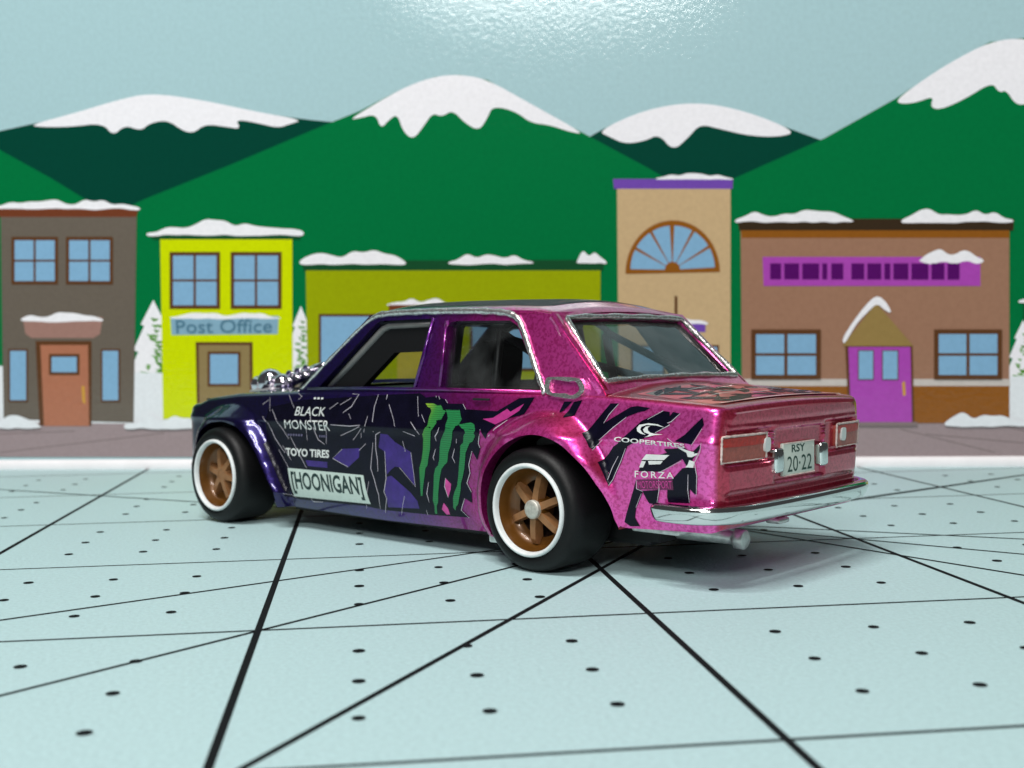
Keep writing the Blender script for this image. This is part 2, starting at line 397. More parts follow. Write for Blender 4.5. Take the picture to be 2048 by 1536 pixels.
# the printed street on the card: outlines in mm on the card (s to the right of its middle, h up from the mat)
B_MOUNT = [["mountain","forest_dark",[[-108.5,47.5],[-86.14,49.49],[-73.95,51.59],[-62.74,53.46],[-55.6,55.37],[-50.11,56.28],[-42.39,55.11],[-33.23,52.86],[-24.16,51.3],[-15.16,50.48],[-4.99,37.8],[-5.24,21.76],[-109.38,23.48]],1,[[[-69.13,52.33],[-61.94,53.88],[-55.21,55.58],[-50.11,56.43],[-42.38,55.18],[-33.23,52.94],[-26.72,51.61],[-28.7,51.09],[-30.54,50.56],[-33.26,51.32],[-37.07,52.11],[-36.18,50.61],[-38.25,50.97],[-41.7,51.53],[-43.43,50.26],[-45.12,50.61],[-47.41,52.32],[-50.22,51.98],[-51.65,50.83],[-54.13,51.81],[-56.05,50.23],[-57.57,52.23],[-62.79,51.81],[-67.55,51.97]]]],["mountain","forest_dark",[[2.36,37.6],[9.73,43.88],[16.27,48.4],[23.44,51.29],[30.53,52.16],[37.52,50.64],[44.45,47.59],[52.01,44.68],[62.2,36.02],[62.15,20.65],[2.13,21.64]],1,[[[16.63,48.53],[23.44,51.36],[30.53,52.23],[37.52,50.71],[44.72,47.51],[42.36,46.82],[38.19,47.1],[34.0,48.23],[31.2,49.03],[29.49,47.11],[27.35,45.33],[25.4,47.81],[23.4,46.88],[20.54,46.55],[18.41,47.61]]]],["mountain","forest",[[-107.83,65.95],[-94.0,59.28],[-74.04,48.72],[-66.17,44.32],[-59.93,40.46],[-53.77,35.35],[-54.5,6.7],[-109.98,7.08]],0,[]],["mountain","forest",[[-62.43,35.93],[-51.28,40.67],[-37.99,45.34],[-24.17,50.49],[-18.12,52.62],[-12.1,55.45],[-6.89,57.14],[-3.2,57.29],[0.81,56.41],[6.95,52.73],[14.83,48.16],[24.07,42.87],[32.51,37.51],[32.23,6.1],[-63.23,6.76]],0,[[[-19.79,51.37],[-15.1,53.97],[-10.97,55.99],[-6.88,57.21],[-3.2,57.36],[0.81,56.48],[6.95,52.81],[14.98,48.09],[12.68,48.52],[9.8,49.62],[7.06,50.0],[4.76,51.81],[1.49,52.64],[0.73,50.94],[-0.54,49.11],[-2.58,50.33],[-4.39,52.28],[-5.95,51.32],[-7.34,51.95],[-8.63,50.11],[-10.29,48.13],[-11.76,49.49],[-12.53,51.99],[-13.81,51.16],[-15.03,49.89],[-15.73,52.1],[-18.13,51.6]]]],["mountain","forest",[[15.38,33.67],[26.14,36.97],[36.05,41.24],[48.58,46.47],[58.18,51.58],[65.62,56.27],[70.98,58.94],[75.63,59.29],[80.92,57.16],[89.44,51.65],[102.4,43.07],[102.58,5.62],[15.05,6.22]],0,[[[58.31,51.43],[61.57,53.8],[65.62,56.34],[70.98,59.01],[75.63,59.36],[80.92,57.23],[89.44,51.72],[88.14,50.34],[83.55,51.19],[80.26,49.26],[77.62,51.0],[75.63,50.11],[74.3,50.3],[73.11,52.27],[72.17,51.89],[71.24,53.44],[67.62,51.23],[64.26,49.83],[62.91,50.29],[63.46,51.8],[60.89,50.92],[58.85,50.86]]]]]
B_GROUND = [["snow_field","snow_shade",[[-109.65,16.08],[-75.0,16.19],[-51.16,14.23],[-24.88,15.04],[2.0,12.89],[23.75,11.93],[36.52,12.51],[51.85,11.63],[73.61,12.66],[102.55,13.49],[102.59,4.79],[-110.01,6.14]],1],["pavement","pavement",[[-109.98,6.92],[-65.62,7.08],[-20.49,6.46],[23.69,6.3],[37.88,6.35],[62.11,6.46],[102.58,5.62],[102.61,1.22],[-110.16,2.06]],0]]
B_SHAPES = [["HOUSE","h1","taupe",[[-74.16,39.03],[-52.59,38.46],[-53.86,7.07],[-74.61,7.76]],0],["h1","roof_band","rust",[[-75.26,40.12],[-52.25,39.35],[-52.68,38.02],[-75.3,38.6]],0],["h1","roof_snow","snow",[[-75.42,40.0],[-73.93,40.34],[-72.44,40.8],[-70.96,40.56],[-69.48,40.78],[-68.01,40.69],[-66.54,40.87],[-65.07,40.98],[-63.62,40.19],[-62.16,40.08],[-60.68,40.91],[-59.24,40.43],[-57.78,40.75],[-56.35,39.89],[-54.89,40.06],[-53.45,39.74],[-52.02,39.4],[-52.03,39.0],[-53.47,39.06],[-54.91,39.36],[-56.36,39.4],[-57.81,39.28],[-59.27,39.2],[-60.72,39.4],[-62.18,39.49],[-63.64,39.47],[-65.1,39.63],[-66.57,39.61],[-68.04,39.58],[-69.52,39.6],[-70.99,39.72],[-72.47,39.76],[-73.95,39.81],[-75.43,39.77]],1],["h1","awning","mauve_brown",[[-71.09,23.31],[-58.34,23.09],[-58.81,20.53],[-59.85,19.94],[-69.74,20.09],[-70.68,20.71]],0],["h1","awning_snow","snow",[[-71.34,23.07],[-69.86,23.66],[-68.41,23.24],[-66.95,23.25],[-65.48,23.96],[-64.03,23.84],[-62.58,23.75],[-61.14,23.37],[-59.7,23.26],[-58.27,22.77],[-58.28,22.4],[-59.72,22.55],[-61.17,22.5],[-62.61,22.53],[-64.07,22.45],[-65.52,22.4],[-66.97,22.43],[-68.43,22.58],[-69.89,22.63],[-71.35,22.71]],1],["h1","door_frame","umber",[[-69.11,19.62],[-60.18,19.49],[-60.53,6.66],[-68.84,6.72]],0],["h1","door","clay",[[-68.33,19.0],[-60.75,18.89],[-60.92,6.59],[-68.11,6.64]],0],["h1","door_handle","brass",[[-61.95,12.68],[-61.48,12.68],[-61.39,9.94],[-61.86,10.25]],0],["HOUSE","h2","lime_yellow",[[-49.01,34.63],[-28.67,34.15],[-29.15,7.57],[-49.21,7.57]],0],["h2","roof_band","pine_shadow",[[-50.78,35.57],[-27.06,35.14],[-27.53,34.04],[-50.18,34.59]],0],["h2","roof_snow","snow",[[-51.1,35.6],[-49.56,35.64],[-48.01,36.36],[-46.49,36.31],[-44.97,36.13],[-43.43,36.64],[-41.89,37.45],[-40.38,37.22],[-38.87,37.13],[-37.38,36.2],[-35.86,36.67],[-34.37,36.21],[-32.87,36.0],[-31.37,35.86],[-29.88,35.69],[-28.38,35.63],[-26.9,35.25],[-26.92,34.54],[-28.41,34.58],[-29.9,34.8],[-31.39,34.8],[-32.9,34.74],[-34.4,34.75],[-35.9,34.75],[-37.41,34.78],[-38.92,35.05],[-40.43,34.93],[-41.95,34.95],[-43.47,35.03],[-44.99,35.17],[-46.51,35.12],[-48.04,35.27],[-49.58,35.05],[-51.11,35.11]],1],["h2","sign","sign_blue",[[-47.66,22.91],[-30.97,22.78],[-31.18,20.11],[-47.57,20.21]],0],["h2","sign_snow","snow",[[-47.82,22.86],[-46.37,23.04],[-44.92,23.42],[-43.48,23.48],[-42.05,23.34],[-40.61,23.42],[-39.19,22.88],[-37.76,23.11],[-36.33,23.36],[-34.91,23.17],[-33.49,23.29],[-32.08,22.62],[-30.67,22.55],[-30.67,22.42],[-32.09,22.37],[-33.51,22.39],[-34.92,22.54],[-36.35,22.52],[-37.77,22.53],[-39.2,22.41],[-40.63,22.47],[-42.06,22.63],[-43.5,22.51],[-44.94,22.68],[-46.38,22.6],[-47.82,22.73]],1],["h2","door_frame","umber",[[-43.85,19.1],[-35.04,18.97],[-35.22,7.17],[-43.9,7.23]],0],["h2","door","olive_brown",[[-43.4,18.65],[-35.51,18.53],[-35.69,7.17],[-43.51,7.23]],0],["HOUSE","h3","olive",[[-26.71,29.82],[16.83,28.89],[16.57,6.79],[-26.79,7.1]],0],["h3","roof_band","pine_shadow",[[-27.45,30.87],[17.49,30.03],[17.19,28.52],[-27.02,29.45]],0],["h3","roof_snow","snow",[[-27.6,30.97],[-25.97,31.72],[-24.36,32.02],[-22.76,31.62],[-21.17,31.16],[-19.55,32.2],[-17.96,31.86],[-16.36,32.29],[-14.79,31.63],[-13.21,31.39],[-11.64,30.41],[-11.65,29.93],[-13.23,29.99],[-14.81,30.12],[-16.4,30.11],[-18.0,30.11],[-19.59,30.28],[-21.19,30.21],[-22.79,30.17],[-24.39,30.37],[-26.0,30.24],[-27.61,30.31]],1],["h3","roof_snow","snow",[[-5.33,30.23],[-3.93,30.52],[-2.52,31.46],[-1.14,30.66],[0.26,31.24],[1.64,30.99],[3.02,30.55],[4.4,31.11],[5.77,30.21],[7.15,29.99],[7.14,29.74],[5.76,29.76],[4.38,29.7],[3.0,29.61],[1.62,29.84],[0.23,29.85],[-1.16,29.76],[-2.55,29.7],[-3.94,29.83],[-5.34,29.92]],1],["h3","roof_snow","snow",[[13.46,29.93],[14.33,31.63],[15.17,30.52],[16.02,31.25],[16.86,30.42],[17.71,29.85],[17.7,29.39],[16.85,29.63],[16.0,29.53],[15.15,29.6],[14.3,29.62],[13.45,29.63]],1],["h3","awning_snow","snow",[[-14.59,24.19],[-13.33,24.54],[-12.08,24.51],[-10.82,25.11],[-9.58,24.35],[-8.33,24.76],[-7.08,25.07],[-5.85,24.22],[-4.62,24.03],[-4.62,23.71],[-5.86,23.9],[-7.1,23.82],[-8.35,23.75],[-9.59,23.84],[-10.84,23.78],[-12.09,23.97],[-13.34,23.97],[-14.59,24.03]],1],["h3","awning","rust",[[-14.29,24.12],[-4.91,23.95],[-4.94,22.34],[-14.32,22.5]],0],["h3","door","ochre",[[-13.09,20.42],[-6.01,20.31],[-6.23,6.95],[-13.32,7.01]],0],["HOUSE","h4","sand",[[19.33,40.44],[35.41,39.98],[35.14,6.66],[19.24,6.77]],0],["h4","roof_band","violet",[[18.77,41.6],[35.77,41.11],[35.69,39.69],[18.9,40.17]],0],["h4","roof_snow","snow",[[24.91,41.53],[26.0,41.7],[27.1,42.01],[28.18,41.74],[29.28,42.1],[30.36,42.07],[31.45,41.93],[32.53,41.58],[33.61,41.78],[34.69,41.4],[35.77,41.16],[35.77,40.99],[34.69,41.02],[33.61,41.12],[32.52,41.09],[31.44,41.14],[30.35,41.19],[29.27,41.23],[28.18,41.23],[27.09,41.28],[26.0,41.29],[24.9,41.33]],1],["h4","flagpole","umber",[[27.37,24.66],[27.79,24.65],[27.76,21.22],[27.33,21.22]],0],["h4","sign","violet",[[23.12,20.86],[31.73,21.01],[31.71,19.44],[23.11,19.43]],0],["h4","sign_snow","snow",[[22.98,20.91],[24.13,21.32],[25.28,21.78],[26.41,21.42],[27.55,21.43],[28.69,21.47],[29.82,21.15],[30.95,21.18],[32.08,20.79],[32.08,20.43],[30.95,20.65],[29.81,20.61],[28.68,20.69],[27.54,20.5],[26.4,20.55],[25.26,20.76],[24.12,20.51],[22.98,20.53]],1],["HOUSE","h5","brick_brown",[[36.76,33.86],[73.49,32.95],[73.48,9.31],[36.78,9.65]],0],["h5","wainscot","saddle",[[37.08,11.79],[73.48,11.41],[73.48,6.1],[37.32,6.35]],0],["h5","ledge","pale_stone",[[36.95,12.65],[73.55,12.24],[73.55,11.27],[36.94,11.65]],0],["h5","trim_band","saddle",[[36.83,33.78],[73.49,32.88],[73.49,31.84],[36.89,32.72]],0],["h5","roof_band","dark_umber",[[36.35,35.43],[74.09,34.46],[74.03,32.87],[36.55,33.79]],0],["h5","roof_snow","snow",[[36.0,35.34],[37.38,35.75],[38.76,36.49],[40.13,35.78],[41.5,35.58],[42.87,36.01],[44.23,35.84],[45.6,36.49],[46.96,36.3],[48.32,36.15],[49.67,36.06],[51.02,35.39],[52.37,34.81],[52.37,34.55],[51.02,34.67],[49.66,34.49],[48.31,34.76],[46.95,34.59],[45.59,34.83],[44.23,34.69],[42.86,34.83],[41.49,34.84],[40.12,34.75],[38.75,35.02],[37.38,35.04],[36.0,34.84]],1],["h5","roof_snow","snow",[[58.93,34.7],[60.2,35.23],[61.47,36.02],[62.74,36.21],[64.0,35.28],[65.26,35.31],[66.52,35.16],[67.78,35.23],[69.03,35.89],[70.28,35.04],[71.53,35.55],[72.78,34.58],[74.03,34.32],[74.03,34.01],[72.78,33.93],[71.53,34.02],[70.28,34.22],[69.03,34.18],[67.77,34.24],[66.52,34.07],[65.26,34.12],[64.0,34.16],[62.73,34.18],[61.47,34.24],[60.2,34.21],[58.93,34.29]],1],["h5","sign","orchid",[[39.81,29.96],[69.6,29.3],[69.6,25.26],[39.92,25.85]],0],["h5","sign_snow","snow",[[61.36,28.99],[62.33,29.81],[63.29,30.25],[64.26,30.59],[65.22,29.72],[66.18,29.68],[67.14,30.27],[68.1,30.15],[69.05,29.32],[70.01,28.98],[70.01,28.53],[69.05,28.28],[68.09,28.76],[67.14,28.71],[66.17,28.26],[65.22,28.66],[64.25,28.75],[63.29,28.39],[62.33,28.53],[61.36,28.89]],1],["h5","sign_block","plum",[[40.85,29.02],[42.38,28.98],[42.37,26.72],[40.83,26.75]],0],["h5","sign_block","plum",[[42.8,28.97],[44.88,28.93],[44.87,26.67],[42.79,26.71]],0],["h5","sign_block","plum",[[45.3,28.92],[47.66,28.87],[47.64,26.61],[45.29,26.66]],0],["h5","sign_block","plum",[[48.07,28.86],[48.76,28.84],[48.75,26.59],[48.06,26.6]],0],["h5","sign_block","plum",[[49.31,28.83],[50.97,28.8],[50.96,26.54],[49.3,26.58]],0],["h5","sign_block","plum",[[52.07,28.77],[53.85,28.73],[53.84,26.49],[52.06,26.52]],0],["h5","sign_block","plum",[[54.26,28.73],[56.18,28.68],[56.17,26.44],[54.25,26.48]],0],["h5","sign_block","plum",[[56.59,28.67],[57.41,28.66],[57.4,26.41],[56.58,26.43]],0],["h5","sign_block","plum",[[57.82,28.65],[59.87,28.6],[59.86,26.36],[57.81,26.41]],0],["h5","sign_block","plum",[[60.27,28.59],[62.58,28.54],[62.58,26.31],[60.27,26.36]],0],["h5","sign_block","plum",[[62.99,28.54],[64.75,28.5],[64.74,26.27],[62.98,26.3]],0],["h5","sign_block","plum",[[65.15,28.49],[66.78,28.45],[66.77,26.22],[65.15,26.26]],0],["h5","door_frame","umber",[[51.18,17.3],[60.37,17.17],[60.61,6.19],[51.61,6.25]],0],["h5","door","orchid",[[51.6,17.01],[60.1,16.89],[60.27,6.19],[51.96,6.25]],0],["h5","porch_gable","khaki",[[50.77,17.17],[55.47,23.15],[60.51,17.03]],0],["h5","porch_snow","snow",[[50.78,18.3],[52.72,21.23],[54.38,23.31],[55.62,24.27],[56.84,23.27],[57.66,21.57],[56.57,22.15],[55.54,23.15],[54.3,21.91],[52.92,20.52],[52.3,19.54],[51.33,17.86],[50.91,17.45]],1],["h5","door_handle","brass",[[58.92,11.91],[59.33,12.12],[59.46,10.15],[59.05,10.01]],0],["h5","step","pavement_dark",[[51.13,6.4],[61.02,6.33],[61.02,5.76],[51.13,5.83]],0],["HOUSE","h6","olive",[[76.42,20.41],[92.13,20.15],[92.18,6.24],[76.42,6.36]],0],["h6","roof_band","pine_shadow",[[75.36,23.49],[92.78,23.16],[92.79,20.14],[75.36,20.43]],0],["h6","roof_snow","snow",[[74.69,23.15],[76.27,23.56],[77.85,24.21],[79.42,24.22],[80.99,24.14],[82.55,24.49],[84.12,23.85],[85.68,24.39],[87.23,23.41],[88.79,23.83],[90.34,23.85],[91.89,23.01],[93.43,22.95],[93.43,22.46],[91.89,22.36],[90.34,22.34],[88.79,22.56],[87.24,22.41],[85.68,22.47],[84.12,22.53],[82.56,22.74],[80.99,22.65],[79.42,22.63],[77.85,22.75],[76.27,22.8],[74.69,22.8]],1]]
B_WIN = [["h1","window","umber",[[-72.5,35.5],[-65.07,35.32],[-65.27,28.14],[-72.71,28.28]],2,2,0.07],["h1","window","umber",[[-63.8,35.29],[-56.37,35.11],[-56.56,27.96],[-64.0,28.11]],2,2,0.07],["h1","window","umber",[[-67.0,17.61],[-62.14,17.55],[-62.23,14.36],[-67.09,14.42]],1,1,0.09],["h1","window","umber",[[-73.48,18.46],[-70.35,18.42],[-70.58,10.33],[-73.72,10.36]],1,1,0.09],["h1","window","umber",[[-58.71,18.26],[-55.7,18.22],[-55.91,10.2],[-58.92,10.22]],1,1,0.09],["h2","window","umber",[[-47.58,32.65],[-39.75,32.48],[-39.94,23.98],[-47.79,24.12]],2,2,0.07],["h2","window","umber",[[-38.13,32.44],[-30.31,32.26],[-30.49,23.81],[-38.32,23.95]],2,2,0.07],["h2","window","umber",[[-42.02,17.65],[-36.92,17.58],[-37.04,12.35],[-42.15,12.4]],1,1,0.08],["h3","window","umber",[[-24.87,22.98],[-15.37,22.81],[-15.52,14.41],[-25.04,14.53]],1,1,0.04],["h3","window","umber",[[-2.27,22.59],[7.99,22.41],[7.88,14.14],[-2.4,14.26]],1,1,0.04],["h4","window","umber",[[21.09,17.73],[25.95,17.66],[25.87,9.75],[21.0,9.79]],1,2,0.06],["h4","window","umber",[[28.79,17.62],[33.6,17.55],[33.54,9.68],[28.72,9.72]],1,2,0.06],["h5","window","umber",[[38.12,19.69],[47.81,19.54],[47.77,12.46],[38.07,12.57]],2,2,0.07],["h5","window","umber",[[63.3,19.3],[72.48,19.16],[72.47,12.19],[63.29,12.29]],2,2,0.07],["h5","window","umber",[[52.9,16.57],[55.1,16.54],[55.09,12.31],[52.88,12.33]],1,1,0.06],["h5","window","umber",[[56.2,16.52],[58.46,16.49],[58.44,12.27],[56.18,12.29]],1,1,0.06]]
B_DRIFT = [["snow_drift","snow_shade",[[-80.16,6.68],[-78.83,7.63],[-77.51,8.15],[-76.22,7.91],[-74.94,7.51],[-73.62,8.36],[-72.33,8.37],[-71.05,7.92],[-69.78,7.38],[-68.52,6.62],[-68.52,6.43],[-69.81,6.32],[-71.1,6.27],[-72.39,6.43],[-73.68,6.22],[-74.97,6.4],[-76.27,6.41],[-77.56,6.47],[-78.87,6.19],[-80.17,6.28]],1],["snow_drift","snow_shade",[[-55.29,6.88],[-53.97,7.0],[-52.65,7.17],[-51.3,8.79],[-50.02,7.42],[-48.72,7.31],[-47.39,8.18],[-46.1,7.66],[-44.8,7.77],[-43.53,6.49],[-43.54,5.97],[-44.84,6.17],[-46.14,6.1],[-47.45,6.01],[-48.75,6.09],[-50.06,6.03],[-51.37,6.1],[-52.67,6.31],[-53.99,6.06],[-55.31,6.16]],1],["snow_drift","snow_shade",[[64.7,6.27],[66.0,7.18],[67.29,7.81],[68.58,6.62],[69.87,7.35],[71.16,7.1],[72.45,7.24],[73.73,6.65],[75.01,6.37],[76.29,6.02],[76.29,5.68],[75.01,5.62],[73.73,5.75],[72.45,5.74],[71.16,5.58],[69.87,5.67],[68.58,5.65],[67.29,5.6],[65.99,5.71],[64.7,5.81]],1]]
B_FIR = [[[[-50.33,25.51],[-48.47,21.83],[-49.02,21.6],[-47.39,17.92],[-48.18,17.69],[-46.33,13.27],[-54.96,13.37],[-52.88,17.75],[-53.66,18.0],[-51.84,21.64],[-52.38,21.89]],[[[-50.78,22.84],[-49.49,22.64],[-50.14,22.22]],[[-50.77,21.87],[-49.42,21.66],[-50.11,21.25]],[[-50.46,21.13],[-49.62,20.94],[-50.05,20.52]],[[-51.59,20.42],[-50.02,20.21],[-50.82,19.8]],[[-51.22,19.92],[-50.22,19.73],[-50.73,19.31]],[[-49.71,19.41],[-48.49,19.21],[-49.11,18.8]],[[-50.02,18.81],[-48.8,18.61],[-49.42,18.19]],[[-50.51,18.21],[-49.59,18.01],[-50.06,17.59]],[[-50.53,17.72],[-48.94,17.51],[-49.75,17.1]],[[-50.87,17.23],[-49.39,17.03],[-50.14,16.61]],[[-50.44,16.74],[-49.6,16.55],[-50.03,16.12]],[[-50.16,16.25],[-48.83,16.05],[-49.51,15.63]],[[-51.71,15.9],[-50.9,15.71],[-51.32,15.28]],[[-49.77,15.51],[-48.55,15.31],[-49.17,14.89]],[[-50.29,15.15],[-48.68,14.95],[-49.5,14.53]],[[-50.3,14.78],[-48.66,14.58],[-49.49,14.16]],[[-51.56,14.43],[-50.02,14.23],[-50.8,13.81]],[[-51.38,14.19],[-49.72,13.98],[-50.57,13.56]],[[-49.63,13.92],[-48.76,13.73],[-49.2,13.31]],[[-50.87,22.84],[-49.89,22.65],[-50.39,22.23]],[[-50.0,21.86],[-48.81,21.65],[-49.42,21.24]],[[-50.46,21.13],[-49.39,20.93],[-49.94,20.51]],[[-50.69,20.4],[-49.55,20.2],[-50.13,19.79]],[[-51.04,19.92],[-49.71,19.72],[-50.39,19.3]],[[-50.6,19.43],[-48.97,19.22],[-49.79,18.8]],[[-50.39,18.81],[-48.74,18.61],[-49.58,18.19]],[[-49.94,18.2],[-48.24,17.99],[-49.1,17.58]],[[-50.43,17.72],[-49.5,17.52],[-49.98,17.1]],[[-49.88,17.22],[-48.2,17.02],[-49.05,16.6]],[[-49.72,16.73],[-48.41,16.53],[-49.07,16.11]],[[-50.31,16.25],[-49.33,16.05],[-49.83,15.63]],[[-49.91,15.88],[-48.59,15.68],[-49.26,15.26]],[[-51.82,15.54],[-50.98,15.34],[-51.42,14.92]],[[-49.79,15.14],[-48.08,14.94],[-48.95,14.52]],[[-52.68,14.81],[-51.15,14.61],[-51.93,14.19]],[[-51.5,14.43],[-50.57,14.24],[-51.05,13.81]],[[-51.99,14.19],[-50.48,13.99],[-51.25,13.57]],[[-49.65,13.92],[-48.83,13.73],[-49.25,13.31]]]],[[[-27.58,24.21],[-26.39,21.23],[-26.74,21.04],[-25.7,18.06],[-26.2,17.87],[-25.02,14.3],[-30.56,14.37],[-29.22,17.92],[-29.72,18.12],[-28.55,21.07],[-28.9,21.27]],[[[-27.64,22.04],[-27.11,21.88],[-27.39,21.54]],[[-27.58,21.25],[-26.88,21.09],[-27.23,20.75]],[[-27.41,20.65],[-26.32,20.49],[-26.88,20.15]],[[-27.82,20.07],[-26.72,19.9],[-27.28,19.57]],[[-28.09,19.68],[-27.54,19.52],[-27.83,19.18]],[[-27.73,19.28],[-27.22,19.12],[-27.48,18.78]],[[-28.36,18.79],[-27.62,18.63],[-28.0,18.29]],[[-27.75,18.29],[-27.15,18.13],[-27.46,17.79]],[[-28.76,17.91],[-27.74,17.75],[-28.26,17.41]],[[-28.33,17.51],[-27.25,17.34],[-27.8,17.01]],[[-27.21,17.1],[-26.48,16.94],[-26.85,16.6]],[[-28.11,16.71],[-27.29,16.55],[-27.71,16.21]],[[-27.73,16.41],[-26.87,16.25],[-27.3,15.91]],[[-27.92,16.12],[-27.05,15.96],[-27.49,15.62]],[[-27.04,15.81],[-26.23,15.65],[-26.64,15.31]],[[-28.26,15.53],[-27.33,15.37],[-27.8,15.03]],[[-28.77,15.24],[-28.09,15.08],[-28.44,14.74]],[[-26.89,15.02],[-26.08,14.86],[-26.49,14.52]],[[-28.01,14.83],[-27.5,14.68],[-27.76,14.34]],[[-27.76,22.04],[-26.91,21.88],[-27.35,21.54]],[[-28.15,21.26],[-27.28,21.1],[-27.73,20.76]],[[-27.66,20.66],[-27.12,20.5],[-27.4,20.16]],[[-27.68,20.07],[-26.9,19.91],[-27.3,19.57]],[[-27.62,19.67],[-26.91,19.51],[-27.27,19.17]],[[-27.59,19.28],[-26.64,19.11],[-27.12,18.77]],[[-28.63,18.8],[-28.09,18.64],[-28.37,18.3]],[[-27.64,18.29],[-26.56,18.12],[-27.11,17.79]],[[-28.39,17.9],[-27.62,17.74],[-28.02,17.4]],[[-27.8,17.5],[-27.11,17.34],[-27.46,17.0]],[[-28.27,17.11],[-27.58,16.95],[-27.94,16.61]],[[-28.3,16.72],[-27.44,16.56],[-27.88,16.22]],[[-28.48,16.42],[-27.75,16.26],[-28.12,15.92]],[[-27.44,16.11],[-26.92,15.96],[-27.19,15.61]],[[-27.91,15.82],[-26.97,15.66],[-27.45,15.32]],[[-28.56,15.53],[-27.92,15.38],[-28.25,15.03]],[[-27.34,15.22],[-26.7,15.06],[-27.03,14.72]],[[-28.93,15.04],[-28.16,14.88],[-28.55,14.54]],[[-27.61,14.83],[-27.05,14.67],[-27.34,14.33]]]],[[[75.36,20.43],[76.52,17.91],[76.2,17.75],[77.23,15.23],[76.76,15.07],[77.93,12.06],[72.77,12.11],[73.95,15.11],[73.48,15.28],[74.51,17.78],[74.19,17.95]],[[[75.18,18.6],[75.83,18.47],[75.51,18.18]],[[75.51,17.93],[76.22,17.79],[75.87,17.51]],[[75.56,17.43],[76.12,17.29],[75.84,17.01]],[[75.03,16.93],[75.86,16.8],[75.45,16.51]],[[75.65,16.59],[76.37,16.46],[76.01,16.17]],[[74.83,16.27],[75.36,16.14],[75.09,15.85]],[[75.2,15.85],[75.78,15.71],[75.49,15.42]],[[75.62,15.42],[76.56,15.29],[76.09,15.0]],[[74.61,15.1],[75.23,14.97],[74.92,14.68]],[[75.65,14.75],[76.48,14.62],[76.07,14.33]],[[75.67,14.42],[76.33,14.29],[76.0,14.0]],[[74.36,14.1],[75.0,13.97],[74.68,13.68]],[[75.68,13.84],[76.3,13.7],[75.99,13.41]],[[74.74,13.6],[75.45,13.46],[75.09,13.17]],[[74.88,13.34],[75.58,13.21],[75.23,12.92]],[[76.0,13.08],[76.55,12.95],[76.28,12.66]],[[73.87,12.85],[74.87,12.72],[74.37,12.43]],[[75.94,12.66],[76.96,12.53],[76.45,12.24]],[[74.86,12.51],[75.86,12.37],[75.36,12.08]],[[75.52,18.59],[76.11,18.46],[75.82,18.17]],[[75.44,17.93],[76.38,17.79],[75.91,17.5]],[[75.38,17.43],[76.14,17.29],[75.76,17.01]],[[74.98,16.93],[75.64,16.8],[75.31,16.51]],[[74.87,16.6],[75.38,16.47],[75.12,16.18]],[[75.29,16.26],[75.92,16.13],[75.61,15.84]],[[75.6,15.84],[76.09,15.71],[75.85,15.42]],[[75.77,15.42],[76.62,15.28],[76.2,15.0]],[[75.83,15.09],[76.8,14.95],[76.31,14.66]],[[75.82,14.75],[76.61,14.62],[76.21,14.33]],[[74.2,14.44],[75.09,14.3],[74.64,14.01]],[[74.45,14.1],[75.08,13.97],[74.76,13.68]],[[75.41,13.84],[76.17,13.7],[75.79,13.42]],[[74.88,13.59],[75.88,13.46],[75.38,13.17]],[[75.3,13.34],[75.96,13.21],[75.63,12.92]],[[74.48,13.1],[75.44,12.96],[74.96,12.67]],[[74.98,12.84],[75.89,12.7],[75.44,12.42]],[[74.67,12.68],[75.25,12.54],[74.96,12.26]],[[75.11,12.5],[76.03,12.37],[75.57,12.08]]]]]
B_JOINT = [[[-75.41,2.62],[-49.03,5.45]],[[-38.19,2.08],[-25.09,4.26]],[[-100.0,4.67],[-63.26,5.84]],[[58.69,5.35],[71.59,1.98]],[[72.27,5.83],[85.6,2.26]],[[62.11,4.63],[75.49,3.29]]]
B_ARCH = [[27.11,27.96],[6.509999999999998,7.269999999999996]]
B_SIGN = [[-46.89,22.45],[-31.9,22.35],[-32.09,20.35],[-46.78,20.42]]
B_LEDGE = [[-108.48,2.05],[3.6,1.61],[101.83,1.23]]

# ------------------------------------------------------------------ the cutting mat
m_mat = mat('mat_vinyl', srgb(180, 209, 211), rough=0.55, noise=0.07, nscale=3.0, bump=0.8, bscale=3.4, bdist=0.06)
m_ink = mat('mat_ink', srgb(10, 13, 16), rough=0.8, spec=0.2, noise=0.25, nscale=2.0, bump=0.4, bscale=3.2)
v, f = box(-330, 380, -150, 190, -2.0, 0.0)
cutting_mat = raw('cutting_mat', v, f, m_mat)
cutting_mat['kind'] = 'structure'
cutting_mat['label'] = 'pale aqua cutting mat with black grid lines and dots under the toy car'

def mat_line(p, ang, a, b, w, z):
    d = Vector((math.cos(math.radians(ang)), math.sin(math.radians(ang))))
    n = Vector((-d.y, d.x)) * w / 2
    p = Vector(p)
    q = [p + d * a - n, p + d * b - n, p + d * b + n, p + d * a + n]
    return raw('grid_line', [(c.x, c.y, z) for c in q], [(0, 1, 2, 3)], m_ink, cutting_mat)

